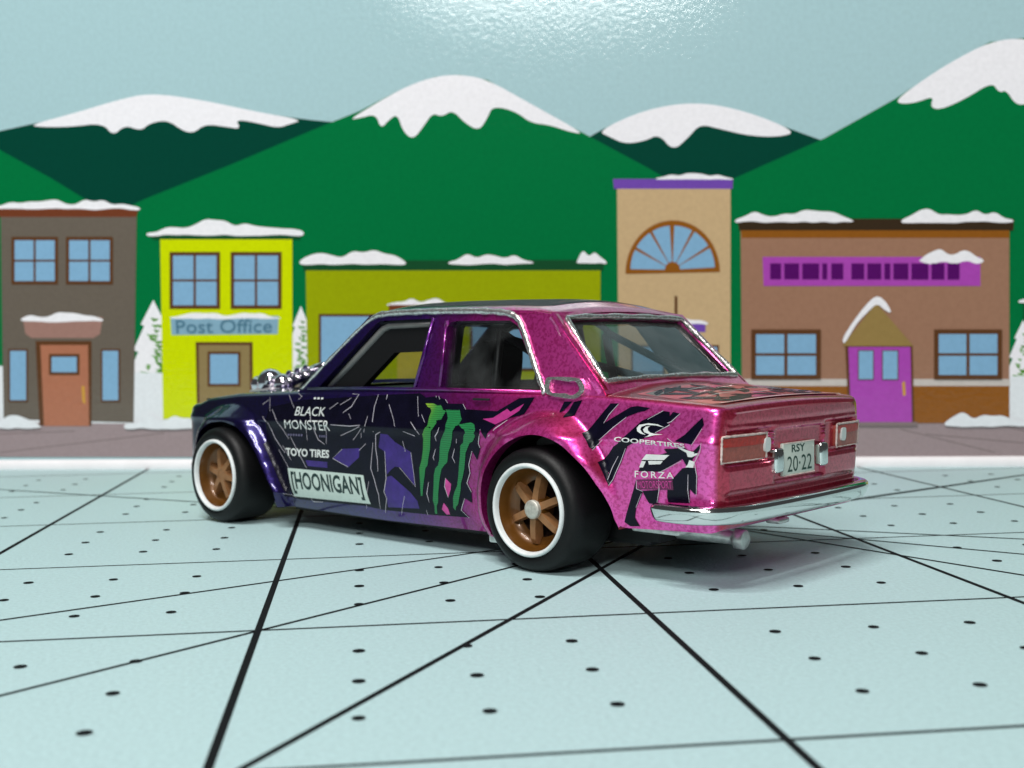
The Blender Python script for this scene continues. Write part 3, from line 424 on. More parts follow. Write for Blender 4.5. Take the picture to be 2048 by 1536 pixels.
for k in range(-7, 10):
    mat_line((k * 25.4, 0), 90, -60, 185, 0.46, 0.016)
for k in range(-1, 6):
    mat_line((0, k * 25.4), 0, -300, 350, 0.34, 0.010)
for i, (p, ang, a, b) in enumerate((((25.4, 41.2), 59.6, -85, 60), ((18.61, 43.47), 44.4, -90, 70), ((16.54, 50.71), 29.5, -100, 90),
                                    ((44.38, 59.48), 149.4, -100, 60), ((50.8, 50.37), 135.1, -80, 60), ((46.15, 50.71), 118.1, -90, 60),
                                    ((60.54, 74.84), 30.1, -20, 150), ((-12.87, 91.52), 145.3, -60, 120))):
    mat_line(p, ang, a, b, 0.34 if i else 0.42, 0.022 + i * 0.003)
dot_me = None
ND = 14
for iu in range(-4, 7):
    for iv in range(-1, 5):
        for a in (1, 2, 3):
            for b in (1, 2, 3):
                x, y = (iu + a / 4) * 25.4, (iv + b / 4) * 25.4
                # only those the camera's field holds and the card does not cover
                c = Matrix(ROT) @ (Vector((x, y, 0)) - Vector((6.77, -50.24, 17.8)))
                if c.z > -48 or abs(c.x / -c.z) > 0.47 or (Vector((x, y)) - Vector((24.95, 120.92))).dot(Vector((0.234, 0.972))) > -1:
                    continue
                if dot_me is None:
                    o = raw('dot', [(0.37 * math.cos(2 * math.pi * k / ND), 0.37 * math.sin(2 * math.pi * k / ND), 0) for k in range(ND)], [tuple(range(ND))], m_ink, cutting_mat)
                    dot_me = o.data
                else:
                    o = link('dot', dot_me, None, cutting_mat)
                o.location = Vector((x, y, 0.055)) * S
                k = random.uniform(0.92, 1.06)
                o.scale = (k, k, 1)

# ------------------------------------------------------------------ the printed card behind
PCOL = dict(sky=(166, 196, 201), forest=(0, 110, 58), forest_dark=(2, 64, 50), snow=(238, 234, 238), snow_shade=(226, 228, 232), pavement=(152, 134, 136), pavement_dark=(128, 112, 112),
            taupe=(104, 94, 84), rust=(112, 58, 36), umber=(92, 58, 34), clay=(172, 110, 84), mauve_brown=(156, 118, 108), brass=(200, 150, 60),
            lime_yellow=(202, 215, 0), pine_shadow=(22, 74, 42), sign_blue=(130, 166, 186), sign_text=(78, 118, 138), olive_brown=(140, 120, 80), olive=(150, 160, 6), ochre=(176, 160, 60),
            sand=(196, 166, 126), violet=(112, 72, 168), brick_brown=(154, 114, 92), saddle=(140, 84, 26), pale_stone=(196, 186, 180), dark_umber=(56, 42, 28),
            orchid=(168, 70, 172), plum=(84, 14, 98), khaki=(148, 122, 72), pane=(128, 170, 202), fir=(92, 150, 52))
PM = {k: mat('print_' + k, srgb(*c), rough=0.08, noise=0.04, nscale=1.6, bump=0.65, bscale=1.6, bdist=0.04, spec=0.4) for k, c in PCOL.items()}

backdrop = empty('printed_backdrop', (24.95, 120.92, 0), math.radians(-13.533))
backdrop['label'] = 'glossy printed card of a snowy mountain town street standing behind the toy car'
backdrop['category'] = 'backdrop'
backdrop['kind'] = 'thing'
v, f = box(-110.4, 102.8, 0.0, 2.5, 0.0, 100)
raw('card', v, f, PM['sky'], backdrop)

def printed(name, pts, m, parent, lev, smooth=0):
    pts = [tuple(p) for p in pts]
    if smooth:
        pts = smooth_poly(pts, 2)
    P, F = fill(pts)
    return raw(name, [(x, -0.012 * lev, z) for x, z in P], F, m, parent)

lev = 1
for name, colr, poly, sm, caps in B_MOUNT:
    o = printed(name, poly, PM[colr], backdrop, lev, sm)
    for c in caps:
        printed('snow_cap', c, PM['snow'], o, lev + 0.5, 1)
    lev += 1
for i, (poly, spots) in enumerate(B_FIR):
    o = printed('fir_tree', poly, PM['snow'], backdrop, lev)
    for s_ in spots:
        printed('needles', s_, PM['fir'], o, lev + 0.5)
lev += 1
for name, colr, poly, sm in B_GROUND:
    printed(name, poly, PM[colr], backdrop, lev, sm)
    lev += 1
pave_lev = lev - 0.5
for l in B_JOINT:
    printed('pavement_joint', stroke2(l, 0.28), PM['pavement_dark'], backdrop, pave_lev)
HL = {}
for par, name, colr, poly, sm in B_SHAPES:
    if par == 'HOUSE':
        lev += 1
        h = printed('house_front', poly, PM[colr], backdrop, lev)
        HL[name] = [h, lev]
    else:
        HL[par][1] += 0.4
        printed(name, poly, PM[colr], HL[par][0], HL[par][1], sm)

def window(par, quad, nx, ny, b, colr, name='window'):
    HL[par][1] += 0.4
    L0 = HL[par][1]
    V, F, MI = [], [], []
    def q4(u0, u1, v0, v1, lv, mi):
        k = len(V)
        for (u, v_) in ((u0, v0), (u1, v0), (u1, v1), (u0, v1)):
            p = bilerp(quad, u, v_)
            V.append((p.x, -0.012 * lv, p.y))
        F.append((k, k + 1, k + 2, k + 3))
        MI.append(mi)
    w = (Vector(quad[1]) - Vector(quad[0])).length
    h = (Vector(quad[0]) - Vector(quad[3])).length
    bu, bv = b, b * w / h
    q4(0, 1, 0, 1, L0, 0)
    for i in range(nx):
        for j in range(ny):
            u0 = bu + (1 - 2 * bu) * i / nx + (bu * .35 if i else 0)
            u1 = bu + (1 - 2 * bu) * (i + 1) / nx - (bu * .35 if i < nx - 1 else 0)
            v0 = bv + (1 - 2 * bv) * j / ny + (bv * .3 if j else 0)
            v1 = bv + (1 - 2 * bv) * (j + 1) / ny - (bv * .3 if j < ny - 1 else 0)
            q4(u0, u1, v0, v1, L0 + 0.4, 1)
    HL[par][1] += 0.4
    raw(name, V, F, None, HL[par][0], mats=([PM[colr], PM['pane']], MI))

for par, name, colr, quad, nx, ny, b in B_WIN:
    window(par, quad, nx, ny, b, colr)

# fan window of the sand-coloured tower front
(ax, az), (arx, arz) = B_ARCH
def half(r0, n=24):
    return [(ax + arx * r0 * math.cos(math.pi * k / n), az + arz * r0 * math.sin(math.pi * k / n)) for k in range(n + 1)]
L0 = HL['h4'][1] + 0.4
o = printed('fan_window', half(1.03), PM['saddle'], HL['h4'][0], L0)
for k in range(6):
    a0, a1 = math.pi * k / 6 + 0.035, math.pi * (k + 1) / 6 - 0.035
    if k == 2: a1 -= 0.02
    if k == 3: a0 += 0.02
    pts = [(ax + arx * r * math.cos(a), az + 0.45 + arz * r * math.sin(a) * 0.94) for r, a in [(0.17, a0)] + [(0.92, a0 + (a1 - a0) * t / 6) for t in range(7)] + [(0.17, a1)]]
    printed('pane', pts, PM['pane'], o, L0 + 0.5)
# lettering of the post office sign
P, F = text2('Post Office', 0.006, 1.02)
L0 = HL['h2'][1] + 0.8
o = raw('lettering', [(bilerp(B_SIGN, u, v_).x, -0.012 * L0, bilerp(B_SIGN, u, v_).y) for u, v_ in P], F, PM['sign_text'], HL['h2'][0])
o['kind'] = 'stuff'
lev += 14
for name, colr, poly, sm in B_DRIFT:
    printed(name, poly, PM[colr], backdrop, lev, sm)
# white foot of the card, a rounded strip that stands a little proud
m_foot = mat('white_strip', srgb(244, 240, 242), rough=0.3, noise=0.03, nscale=0.4, bump=0.2, bscale=1.0)
sec = [(-0.15, 0.0), (0.5, 0.0), (0.6, 0.25), (0.58, 0.8), (0.45, 1.25), (0.22, 1.45), (-0.15, 1.5)]
v, f = sweep([(-110.4, 0.0, 0), (0, 0.0, 0), (102.8, 0.0, 0)], [(a, b) for a, b in sec])
raw('foot_strip', v, [tuple(reversed(q)) for q in f], m_foot, backdrop, True, sharp=40)

# ------------------------------------------------------------------ the toy car (x forward from the rear axle, y to its left, z up)
car = empty('toy_car', (29.58, 49.12, 0), math.radians(130.049))
car['label'] = 'pink and purple die-cast toy sedan with black racing livery on the cutting mat'
car['category'] = 'toy car'

def ramp_paint():
    m = bpy.data.materials.new('candy_paint')
    m.use_nodes = True
    nt = m.node_tree
    N, L = nt.nodes, nt.links
    b = N['Principled BSDF']
    tc = N.new('ShaderNodeTexCoord')
    sp = N.new('ShaderNodeSeparateXYZ')
    L.new(tc.outputs['Object'], sp.inputs[0])
    n0 = N.new('ShaderNodeTexNoise')
    n0.inputs['Scale'].default_value = 260
    n0.inputs['Detail'].default_value = 4
    L.new(tc.outputs['Object'], n0.inputs['Vector'])
    ma = N.new('ShaderNodeMath'); ma.operation = 'MULTIPLY_ADD'
    ma.inputs[1].default_value = 0.006; ma.inputs[2].default_value = -0.003
    L.new(n0.outputs['Fac'], ma.inputs[0])
    ad = N.new('ShaderNodeMath'); ad.operation = 'ADD'
    L.new(sp.outputs['X'], ad.inputs[0]); L.new(ma.outputs[0], ad.inputs[1])
    mr = N.new('ShaderNodeMapRange')
    mr.inputs['From Min'].default_value, mr.inputs['From Max'].default_value = -0.018, 0.054
    L.new(ad.outputs[0], mr.inputs['Value'])
    cr = N.new('ShaderNodeValToRGB')
    cr.color_ramp.elements[0].position = 0.0
    cr.color_ramp.elements[0].color = srgb(255, 104, 200)
    cr.color_ramp.elements[1].position = 1.0
    cr.color_ramp.elements[1].color = srgb(11, 5, 52)
    for pos, c in ((0.20, (250, 84, 186)), (0.31, (212, 48, 150)), (0.40, (128, 24, 124)), (0.48, (70, 20, 122)), (0.60, (34, 12, 96)), (0.78, (19, 8, 74))):
        e = cr.color_ramp.elements.new(pos)
        e.color = srgb(*c)
    L.new(mr.outputs['Result'], cr.inputs['Fac'])
    # cellulose specks: darker pits in the candy coat
    n1 = N.new('ShaderNodeTexNoise')
    n1.inputs['Scale'].default_value = 3600; n1.inputs['Detail'].default_value = 4; n1.inputs['Roughness'].default_value = 0.65
    L.new(tc.outputs['Object'], n1.inputs['Vector'])
    r1 = N.new('ShaderNodeMapRange')
    r1.inputs['From Min'].default_value, r1.inputs['From Max'].default_value = 0.42, 0.53
    r1.inputs['To Min'].default_value, r1.inputs['To Max'].default_value = 0.30, 1.0
    L.new(n1.outputs['Fac'], r1.inputs['Value'])
    mu = N.new('ShaderNodeMix'); mu.data_type = 'RGBA'; mu.blend_type = 'MIX'
    dk = N.new('ShaderNodeMix'); dk.data_type = 'RGBA'; dk.blend_type = 'MULTIPLY'
    dk.inputs['Factor'].default_value = 1.0
    L.new(cr.outputs['Color'], dk.inputs[6]); dk.inputs[7].default_value = (0.62, 0.25, 0.42, 1)
    L.new(r1.outputs['Result'], mu.inputs['Factor'])
    L.new(dk.outputs[2], mu.inputs[6]); L.new(cr.outputs['Color'], mu.inputs[7])
    # darker and redder on faces turned up or back, towards the tail
    ge = N.new('ShaderNodeNewGeometry')
    vt = N.new('ShaderNodeVectorTransform'); vt.vector_type = 'NORMAL'; vt.convert_from = 'WORLD'; vt.convert_to = 'OBJECT'
    L.new(ge.outputs['Normal'], vt.inputs[0])
    sn = N.new('ShaderNodeSeparateXYZ'); L.new(vt.outputs[0], sn.inputs[0])
    t1 = N.new('ShaderNodeMath'); t1.operation = 'MULTIPLY'; t1.inputs[1].default_value = -1.0; L.new(sn.outputs['X'], t1.inputs[0])
    mxm = N.new('ShaderNodeMath'); mxm.operation = 'MAXIMUM'; L.new(t1.outputs[0], mxm.inputs[0]); L.new(sn.outputs['Z'], mxm.inputs[1])
    r2 = N.new('ShaderNodeMapRange'); r2.inputs['From Min'].default_value, r2.inputs['From Max'].default_value = 0.55, 0.85
    r2.clamp = True; L.new(mxm.outputs[0], r2.inputs['Value'])
    xr = N.new('ShaderNodeMapRange'); xr.inputs['From Min'].default_value, xr.inputs['From Max'].default_value = 0.006, -0.004
    L.new(sp.outputs['X'], xr.inputs['Value'])
    f2 = N.new('ShaderNodeMath'); f2.operation = 'MULTIPLY'; L.new(r2.outputs['Result'], f2.inputs[0]); L.new(xr.outputs['Result'], f2.inputs[1])
    red = N.new('ShaderNodeMix'); red.data_type = 'RGBA'; red.blend_type = 'MULTIPLY'
    L.new(f2.outputs[0], red.inputs['Factor']); L.new(mu.outputs[2], red.inputs[6]); red.inputs[7].default_value = (0.62, 0.30, 0.17, 1)
    L.new(red.outputs[2], b.inputs['Base Color'])
    setin(b, Metallic=0.75, Roughness=0.30, Coat_Weight=1.0, Coat_Roughness=0.08, Specular_IOR_Level=0.5)
    bp = N.new('ShaderNodeBump'); bp.inputs['Strength'].default_value = 0.25; bp.inputs['Distance'].default_value = 0.02 * S
    L.new(n1.outputs['Fac'], bp.inputs['Height']); L.new(bp.outputs['Normal'], b.inputs['Normal'])
    return m

m_paint = ramp_paint()
m_decal = mat('decal_black', srgb(11, 9, 26), rough=0.26, coat=0.0, spec=0.22, noise=0.3, nscale=0.8)
m_purple = mat('decal_purple', srgb(54, 26, 116), rough=0.26, coat=0.2, noise=0.25, nscale=1.2, metal=0.2)
m_pinkd = mat('decal_pink', srgb(206, 62, 150), rough=0.28, coat=0.6, noise=0.2, nscale=2.0, metal=0.3)
m_white = mat('decal_white', srgb(214, 218, 216), rough=0.35, noise=0.06, nscale=3.0)
m_line = mat('decal_line', srgb(196, 190, 200), rough=0.35)
m_label = mat('decal_label', srgb(190, 206, 198), rough=0.4, noise=0.05, nscale=2.0)
m_letter = mat('decal_letter', srgb(18, 44, 42), rough=0.4)
m_chrome = mat('chrome', srgb(226, 228, 226), rough=0.10, metal=1.0, bump=0.25, bscale=0.7, bdist=0.05)
m_silver = mat('silver_paint', srgb(216, 212, 210), rough=0.27, metal=0.9, noise=0.3, nscale=3.2, bump=1.0, bscale=3.4, bdist=0.10)
m_base = mat('bare_metal', srgb(206, 208, 204), rough=0.36, metal=0.7, noise=0.2, nscale=2.0, bump=0.5, bscale=2.0)
m_black = mat('black_plastic', srgb(9, 9, 11), rough=0.55, bump=0.2, bscale=2.0)
m_dark = mat('dark_interior', srgb(7, 7, 9), rough=0.45)
m_grey = mat('grey_interior', srgb(104, 104, 102), rough=0.35, noise=0.1, nscale=1.0)
m_tyre = mat('tyre_rubber', srgb(8, 8, 9), rough=0.5, spec=0.3, noise=0.15, nscale=2.0, bump=0.3, bscale=4.0)
m_lip = mat('wheel_lip', srgb(222, 226, 226), rough=0.32, noise=0.06, nscale=2.0, bump=0.3, bscale=1.5)
m_bronze = mat('bronze_dish', srgb(98, 60, 13), rough=0.36, metal=0.25, coat=0.4, noise=0.12, nscale=1.0)
m_spoke = mat('bronze_spoke', srgb(150, 106, 68), rough=0.42, metal=0.25, noise=0.12, nscale=2.0)
m_hub = mat('hub_pin', srgb(196, 194, 184), rough=0.5, metal=0.5, noise=0.2, nscale=3.0, bump=0.6, bscale=2.5)
m_lens = mat('tail_lens', srgb(176, 30, 16), rough=0.3, coat=0.15, noise=0.2, nscale=3.0, bump=0.6, bscale=5.0)
m_lensb = mat('tail_lens_amber', srgb(160, 78, 66), rough=0.3, coat=0.15, noise=0.2, nscale=3.0, bump=0.6, bscale=5.0)
m_plate = mat('plate_white', srgb(206, 214, 204), rough=0.4, noise=0.05, nscale=2.0)
m_plate_ink = mat('plate_ink', srgb(28, 66, 56), rough=0.5)

def claw_mat():
    m = bpy.data.materials.new('claw_green')
    m.use_nodes = True
    nt = m.node_tree
    N, L = nt.nodes, nt.links
    b = N['Principled BSDF']
    tc = N.new('ShaderNodeTexCoord')
    sp = N.new('ShaderNodeSeparateXYZ'); L.new(tc.outputs['Object'], sp.inputs[0])
    mr = N.new('ShaderNodeMapRange'); mr.inputs['From Min'].default_value, mr.inputs['From Max'].default_value = 0.0112, 0.0143
    ad = N.new('ShaderNodeMath'); ad.operation = 'ADD'
    L.new(sp.outputs['X'], ad.inputs[0]); L.new(ad.outputs[0], mr.inputs['Value'])
    z2 = N.new('ShaderNodeMath'); z2.operation = 'MULTIPLY_ADD'; z2.inputs[1].default_value = 0.5; z2.inputs[2].default_value = -0.0058
    L.new(sp.outputs['Z'], z2.inputs[0]); L.new(z2.outputs[0], ad.inputs[1])
    cr = N.new('ShaderNodeValToRGB')
    cr.color_ramp.elements[0].color = srgb(34, 126, 70); cr.color_ramp.elements[1].color = srgb(138, 172, 50)
    e = cr.color_ramp.elements.new(0.55); e.color = srgb(56, 140, 60)
    L.new(mr.outputs['Result'], cr.inputs['Fac'])
    wv = N.new('ShaderNodeTexWave'); wv.wave_type = 'BANDS'; wv.bands_direction = 'Z'
    wv.inputs['Scale'].default_value = 1700; wv.inputs['Distortion'].default_value = 2.0; wv.inputs['Detail'].default_value = 1
    L.new(tc.outputs['Object'], wv.inputs['Vector'])
    st = N.new('ShaderNodeMapRange'); st.inputs['From Min'].default_value, st.inputs['From Max'].default_value = 0.15, 0.6
    st.inputs['To Min'].default_value, st.inputs['To Max'].default_value = 0.55, 1.0
    L.new(wv.outputs['Fac'], st.inputs['Value'])
    sc = N.new('ShaderNodeVectorMath'); sc.operation = 'SCALE'
    L.new(cr.outputs['Color'], sc.inputs[0]); L.new(st.outputs['Result'], sc.inputs['Scale'])
    L.new(sc.outputs['Vector'], b.inputs['Base Color'])
    setin(b, Roughness=0.4)
    return m
m_claw = claw_mat()

def glass_mat(name, tint, amount):
    m = bpy.data.materials.new(name)
    m.use_nodes = True
    nt = m.node_tree
    N, L = nt.nodes, nt.links
    N.remove(N['Principled BSDF'])
    tr = N.new('ShaderNodeBsdfTransparent'); tr.inputs[0].default_value = tint
    gl = N.new('ShaderNodeBsdfGlossy'); gl.inputs['Roughness'].default_value = 0.06; gl.inputs[0].default_value = (1, 1, 1, 1)
    df = N.new('ShaderNodeBsdfDiffuse'); df.inputs[0].default_value = (0.35, 0.37, 0.37, 1)
    fr = N.new('ShaderNodeFresnel')
    ge = N.new('ShaderNodeNewGeometry')
    io = N.new('ShaderNodeMapRange'); io.inputs['To Min'].default_value = 1.5; io.inputs['To Max'].default_value = 1 / 1.5
    L.new(ge.outputs['Backfacing'], io.inputs['Value']); L.new(io.outputs['Result'], fr.inputs[0])   # a thin pane mirrors alike on both sides
    tc = N.new('ShaderNodeTexCoord')
    ns = N.new('ShaderNodeTexNoise'); ns.inputs['Scale'].default_value = 180; ns.inputs['Detail'].default_value = 3
    L.new(tc.outputs['Object'], ns.inputs['Vector'])
    mr = N.new('ShaderNodeMapRange'); mr.inputs['From Min'].default_value, mr.inputs['From Max'].default_value = 0.4, 0.75
    mr.inputs['To Max'].default_value = amount
    L.new(ns.outputs['Fac'], mr.inputs['Value'])
    m1 = N.new('ShaderNodeMixShader'); L.new(mr.outputs['Result'], m1.inputs[0]); L.new(tr.outputs[0], m1.inputs[1]); L.new(df.outputs[0], m1.inputs[2])
    m2 = N.new('ShaderNodeMixShader'); L.new(fr.outputs[0], m2.inputs[0]); L.new(m1.outputs[0], m2.inputs[1]); L.new(gl.outputs[0], m2.inputs[2])
    L.new(m2.outputs[0], N['Material Output'].inputs[0])
    return m
m_glass = glass_mat('window_plastic', (0.60, 0.63, 0.63, 1), 0.18)

# ---- body surface
def sstep(t):
    t = min(1.0, max(0.0, t))
    return t * t * (3 - 2 * t)

def lerp_tab(tab, x):
    if x <= tab[0][0]:
        return tab[0][1]
    for (a, va), (b, vb) in zip(tab, tab[1:]):
        if x <= b:
            return va + (vb - va) * (x - a) / (b - a)
    return tab[-1][1]

WZ = 4.95
FX = 43.32
ARCH = []
for xw, pts in ((0.0, T['rarch']), (FX, T['farch'] + [])):
    pol = sorted((math.atan2(z - WZ, x - xw) if not (z < WZ and x < xw) else math.atan2(z - WZ, x - xw) + 2 * math.pi, math.hypot(x - xw, z - WZ)) for x, z in pts)
    ARCH.append((xw, pol))
# the nose-side end of the front arch
ARCH[1] = (FX, [(-0.35, 5.3)] + ARCH[1][1])
def arch_r(i, th):
    return lerp_tab(ARCH[i][1], th)
def polar(i, x, z):
    dx, dz = x - ARCH[i][0], z - WZ
    th = math.atan2(dz, dx)
    if th < -math.pi / 2:
        th += 2 * math.pi
    return th, math.hypot(dx, dz)
def flare_w(w, th):                 # the flare narrows down the rear of each arch
    return w + (0.95 - w) * sstep((th - 1.75) / 1.0)
def flare(x, z):
    h = 0.0
    for i, F_, w in ((0, 1.75, 1.95), (1, 1.45, 1.8)):
        th, r = polar(i, x, z)
        d = r - arch_r(i, th)
        w = flare_w(w, th)
        if d < w:
            t = 1 - max(0.0, d) / w
            k = (1 - (1 - t) ** 2) ** 1.35 if d > 0 else 1.0
            if i == 0:
                k *= 1 - 0.95 * sstep((th - 2.3) / 0.85)      # the rear flare dies out behind the wheel
            h = max(h, F_ * k * sstep((13.3 - z) / 1.1))
    return h
def y_side(x, z):
    w = 11.2 - 0.00045 * max(0, x - 18) ** 2 - 0.0012 * max(0, -x - 4) ** 2
    if z < 5.2:
        w -= 0.75 * ((5.2 - z) / 3.0) ** 2
    if z > 10.6:
        w -= 0.10 * (z - 10.6) + 0.03 * (z - 10.6) ** 2
    if x < -7 and z < 9.5:
        w -= 0.022 * (9.5 - z) ** 2 * sstep((-7 - x) / 6)
    w += 0.16 * math.exp(-((z - 10.7) / 0.35) ** 2)
    return w + flare(x, z)

XR, XF = -16.0, 52.9
def z_bot(x):
    return lerp_tab([(-16, 4.2), (-7.6, 4.05), (-5, 2.3), (4, 2.3), (20, 2.05), (35.5, 2.2), (36.5, 2.3), (46, 3.4), (50, 4.4), (53, 4.8)], x)
def z_edge(x):
    return lerp_tab([(-16, 13.35), (-10, 13.75), (-5, 14.05), (0, 14.1), (14, 14.1), (31, 13.75), (43, 13.25), (48.5, 12.7), (51, 11.9), (53, 10.9)], x)
def crown(x):
    return lerp_tab([(-16, 0.25), (-12, 0.45), (-5.5, 0.75), (0, 0.1), (28, 0.1), (31, 0.5), (46, 0.5), (53, 0.3)], x)

NB, NS, NC, NT = 10, 64, 6, 14
RC = 0.75
def section(x):
    ze, zb = z_edge(x), z_bot(x)
    zs = ze - RC
    yb = y_side(x, zb)
    pts = [[yb * j / NB, zb] for j in range(NB)]        # underside
    for j in range(NS + 1):
        z = zb + (zs - zb) * j / NS
        pts.append([y_side(x, z), z])
    ys = pts[-1][0]
    for j in range(1, NC + 1):
        a = math.pi / 2 * j / NC
        pts.append([ys - RC * (1 - math.cos(a)), zs + RC * math.sin(a)])
    y1 = ys - RC
    for j in range(1, NT + 1):
        y = y1 * (1 - j / NT)
        pts.append([y, ze + crown(x) * (1 - (y / y1) ** 2)])
    return pts
def rear_relief(y, z):
    def band(v, a, b, s):
        return sstep((v - a) / s + .5) * sstep((b - v) / s + .5)
    ay = abs(y)
    r = 0.30 * band(z, 9.05, 11.55, 0.22) * band(ay, 4.1, 10.75, 0.25)
    r += 0.26 * band(z, 7.35, 11.35, 0.25) * band(ay, -9, 3.75, 0.25)
    r += 0.16 * math.exp(-((z - 6.85) / 0.16) ** 2)
    r += 0.07 * math.exp(-((z - 12.0) / 0.16) ** 2)
    r -= 0.10 * band(z, 7.2, 8.8, 0.3)
    return r

rows = []          # list of rings: list of (x, y, z) for the left half, bottom to top centre
RR = 1.0
ZM = 8.8
def inset(pts, d, x):
    out = []
    for y, z in pts:
        out.append((x, y * (1 - d / 11.2), ZM + (z - ZM) * (1 - d / 5.0 * 0.6)))
    return out
base_r = section(XR)
NCAP = 46
for k in range(NCAP):          # rear face, from its middle outwards
    s_ = k / NCAP
    d = RR + (1 - s_) * (11.2 - RR)
    ring = []
    for y, z in base_r:
        f0 = 1 - RR / 11.2
        yy = y * f0 * s_
        zz = ZM + (z - ZM) * (1 - RR / 5.0 * 0.6) * (0.02 + 0.98 * s_)
        ring.append((XR - 0.45 * (1 - (yy / 11.2) ** 2) - 0.05 * (zz - 9) + rear_relief(yy, zz), yy, zz))
    rows.append(ring)
for k in range(6):
    a = math.pi / 2 * k / 5
    d = RR * (1 - math.sin(a))
    x = XR + RR * (1 - math.cos(a))
    rows.append([(x - 0.05 * (z - 9), y, z) for (_, y, z) in inset(section(XR + 0.0), d, x)])
xs = []
x = XR + RR + 0.3
while x < XF - 2.6:
    xs.append(x)
    x += 0.21
n_first = len(rows)
for x in xs:
    rows.append([(x - 0.05 * (z - 9) * max(0, 1 - (x - XR) / 3), y, z) for y, z in section(x)])
n_last = len(rows)
RF = 2.5
for k in range(1, 11):
    a = math.pi / 2 * k / 10
    d = RF * (1 - math.cos(a)) * 0.8
    x = XF - RF + RF * math.sin(a)
    rows.append(inset(section(XF - RF), d, x))
last = section(XF - RF)
for k in range(1, 9):
    s_ = 1 - k / 8
    d = RF * 0.8
    rows.append([(XF + 0.25 * (1 - s_), y * (1 - d / 11.2) * s_, ZM + (z - ZM) * (1 - d / 5 * .6) * (0.04 + 0.96 * s_)) for y, z in last])

W_ = len(rows[0])
def cut(x, z):
    for i in (0, 1):
        th, r = polar(i, x, z)
        if r < arch_r(i, th):
            return True
    return (z < WZ and T['rarch'][-1][0] < x < 4.45) or (z < WZ and 35.0 < x < 48.3) and z < 5.0
verts, faces = [], []
for sgn in (1, -1):
    base = len(verts)
    V = [[list(p) for p in r] for r in rows]
    keep = {}
    for i in range(len(rows) - 1):
        for j in range(W_ - 1):
            q = [V[i][j], V[i + 1][j], V[i + 1][j + 1], V[i][j + 1]]
            cx = sum(p[0] for p in q) / 4
            cy = sum(p[1] for p in q) / 4
            cz = sum(p[2] for p in q) / 4
            k = True
            if NB <= j < NB + NS and n_first <= i < n_last - 1 and cut(cx, cz):
                k = False
            if j < NB and -8.0 < cx < 48.5:
                k = False
            if j >= NB + NS + NC and -5.2 < cx < 30.4 and cy < 9.7:
                k = False
            keep[i, j] = k
    # pull the ragged edge of the wheel arches onto the traced lip
    edge = set()
    for i in range(n_first, n_last):
        for j in range(NB, NB + NS + 1):
            st = [keep[a, b] for a in (i - 1, i) for b in (j - 1, j) if (a, b) in keep]
            if True in st and False in st:
                edge.add((i, j))
    for (i, j) in edge:
        p = rows[i][j]
        for a in (0, 1):
            th, r = polar(a, p[0], p[2])
            lo, hi = ARCH[a][1][0][0], ARCH[a][1][-1][0]
            if lo - 0.05 <= th <= hi + 0.05 and abs(r - arch_r(a, th)) < 0.9:
                R_ = arch_r(a, th)
                nx, nz = ARCH[a][0] + R_ * math.cos(th), WZ + R_ * math.sin(th)
                V[i][j] = [nx, y_side(nx, nz), nz]
    for r in V:
        for p in r:
            verts.append((p[0], p[1] * sgn, p[2]))
    lipv = {}
    for (i, j), k in keep.items():
        if not k:
            continue
        a, b, c, d = (base + i * W_ + j, base + (i + 1) * W_ + j, base + (i + 1) * W_ + j + 1, base + i * W_ + j + 1)
        faces.append((a, d, c, b) if sgn > 0 else (a, b, c, d))
        if NB <= j < NB + NS and n_first <= i < n_last - 1:      # rolled lip of the arches
            for (e0, e1, nb) in ((a, b, (i, j - 1)), (b, c, (i + 1, j)), (c, d, (i, j + 1)), (d, a, (i - 1, j))):
                if nb in keep and not keep[nb]:
                    for e in (e0, e1):
                        if e not in lipv:
                            lipv[e] = len(verts)
                            p = verts[e]
                            verts.append((p[0], p[1] - sgn * 1.1, p[2]))
                    faces.append((e0, e1, lipv[e1], lipv[e0]) if sgn > 0 else (e1, e0, lipv[e0], lipv[e1]))
body = raw('body', verts, faces, m_paint, car, True)
bm = bmesh.new()
bm.from_mesh(body.data)
bmesh.ops.remove_doubles(bm, verts=bm.verts, dist=1e-6)
bmesh.ops.dissolve_degenerate(bm, dist=1e-6, edges=bm.edges)
bmesh.ops.recalc_face_normals(bm, faces=bm.faces)
bm.to_mesh(body.data)
bm.free()
body.data.set_sharp_from_angle(angle=math.radians(48))
body['label'] = 'die-cast body fading from dark purple nose to pink tail'

# ---- livery on the left side (thin printed film following the body)
def on_side(x, z, off):
    return (x, y_side(x, z) + off + 0.035, z)
FLARE_EDGE = []                     # the printed film stops at the edge of the flared arches
for i_, w_ in ((0, 1.95), (1, 1.8)):
    pol = ARCH[i_][1]
    lo, hi = pol[0][0] - 0.3, pol[-1][0] + 0.12
    ring_ = []
    for k in range(61):
        th = lo + (hi - lo) * k / 60
        r = arch_r(i_, th) + flare_w(w_, th) * 0.72
        ring_.append((ARCH[i_][0] + r * math.cos(th), WZ + r * math.sin(th)))
    FLARE_EDGE.append(ring_ + [(ARCH[i_][0], -6.0)])
def largest(F):                     # keep the one connected piece
    par = {}
    def find(i):
        while par.setdefault(i, i) != i:
            par[i] = par[par[i]]
            i = par[i]
        return i
    for t in F:
        a = find(t[0])
        for i in t[1:]:
            par[find(i)] = a
    cnt = {}
    for t in F:
        r = find(t[0])
        cnt[r] = cnt.get(r, 0) + 1
    best = max(cnt, key=cnt.get)
    return [t for t in F if find(t[0]) == best]
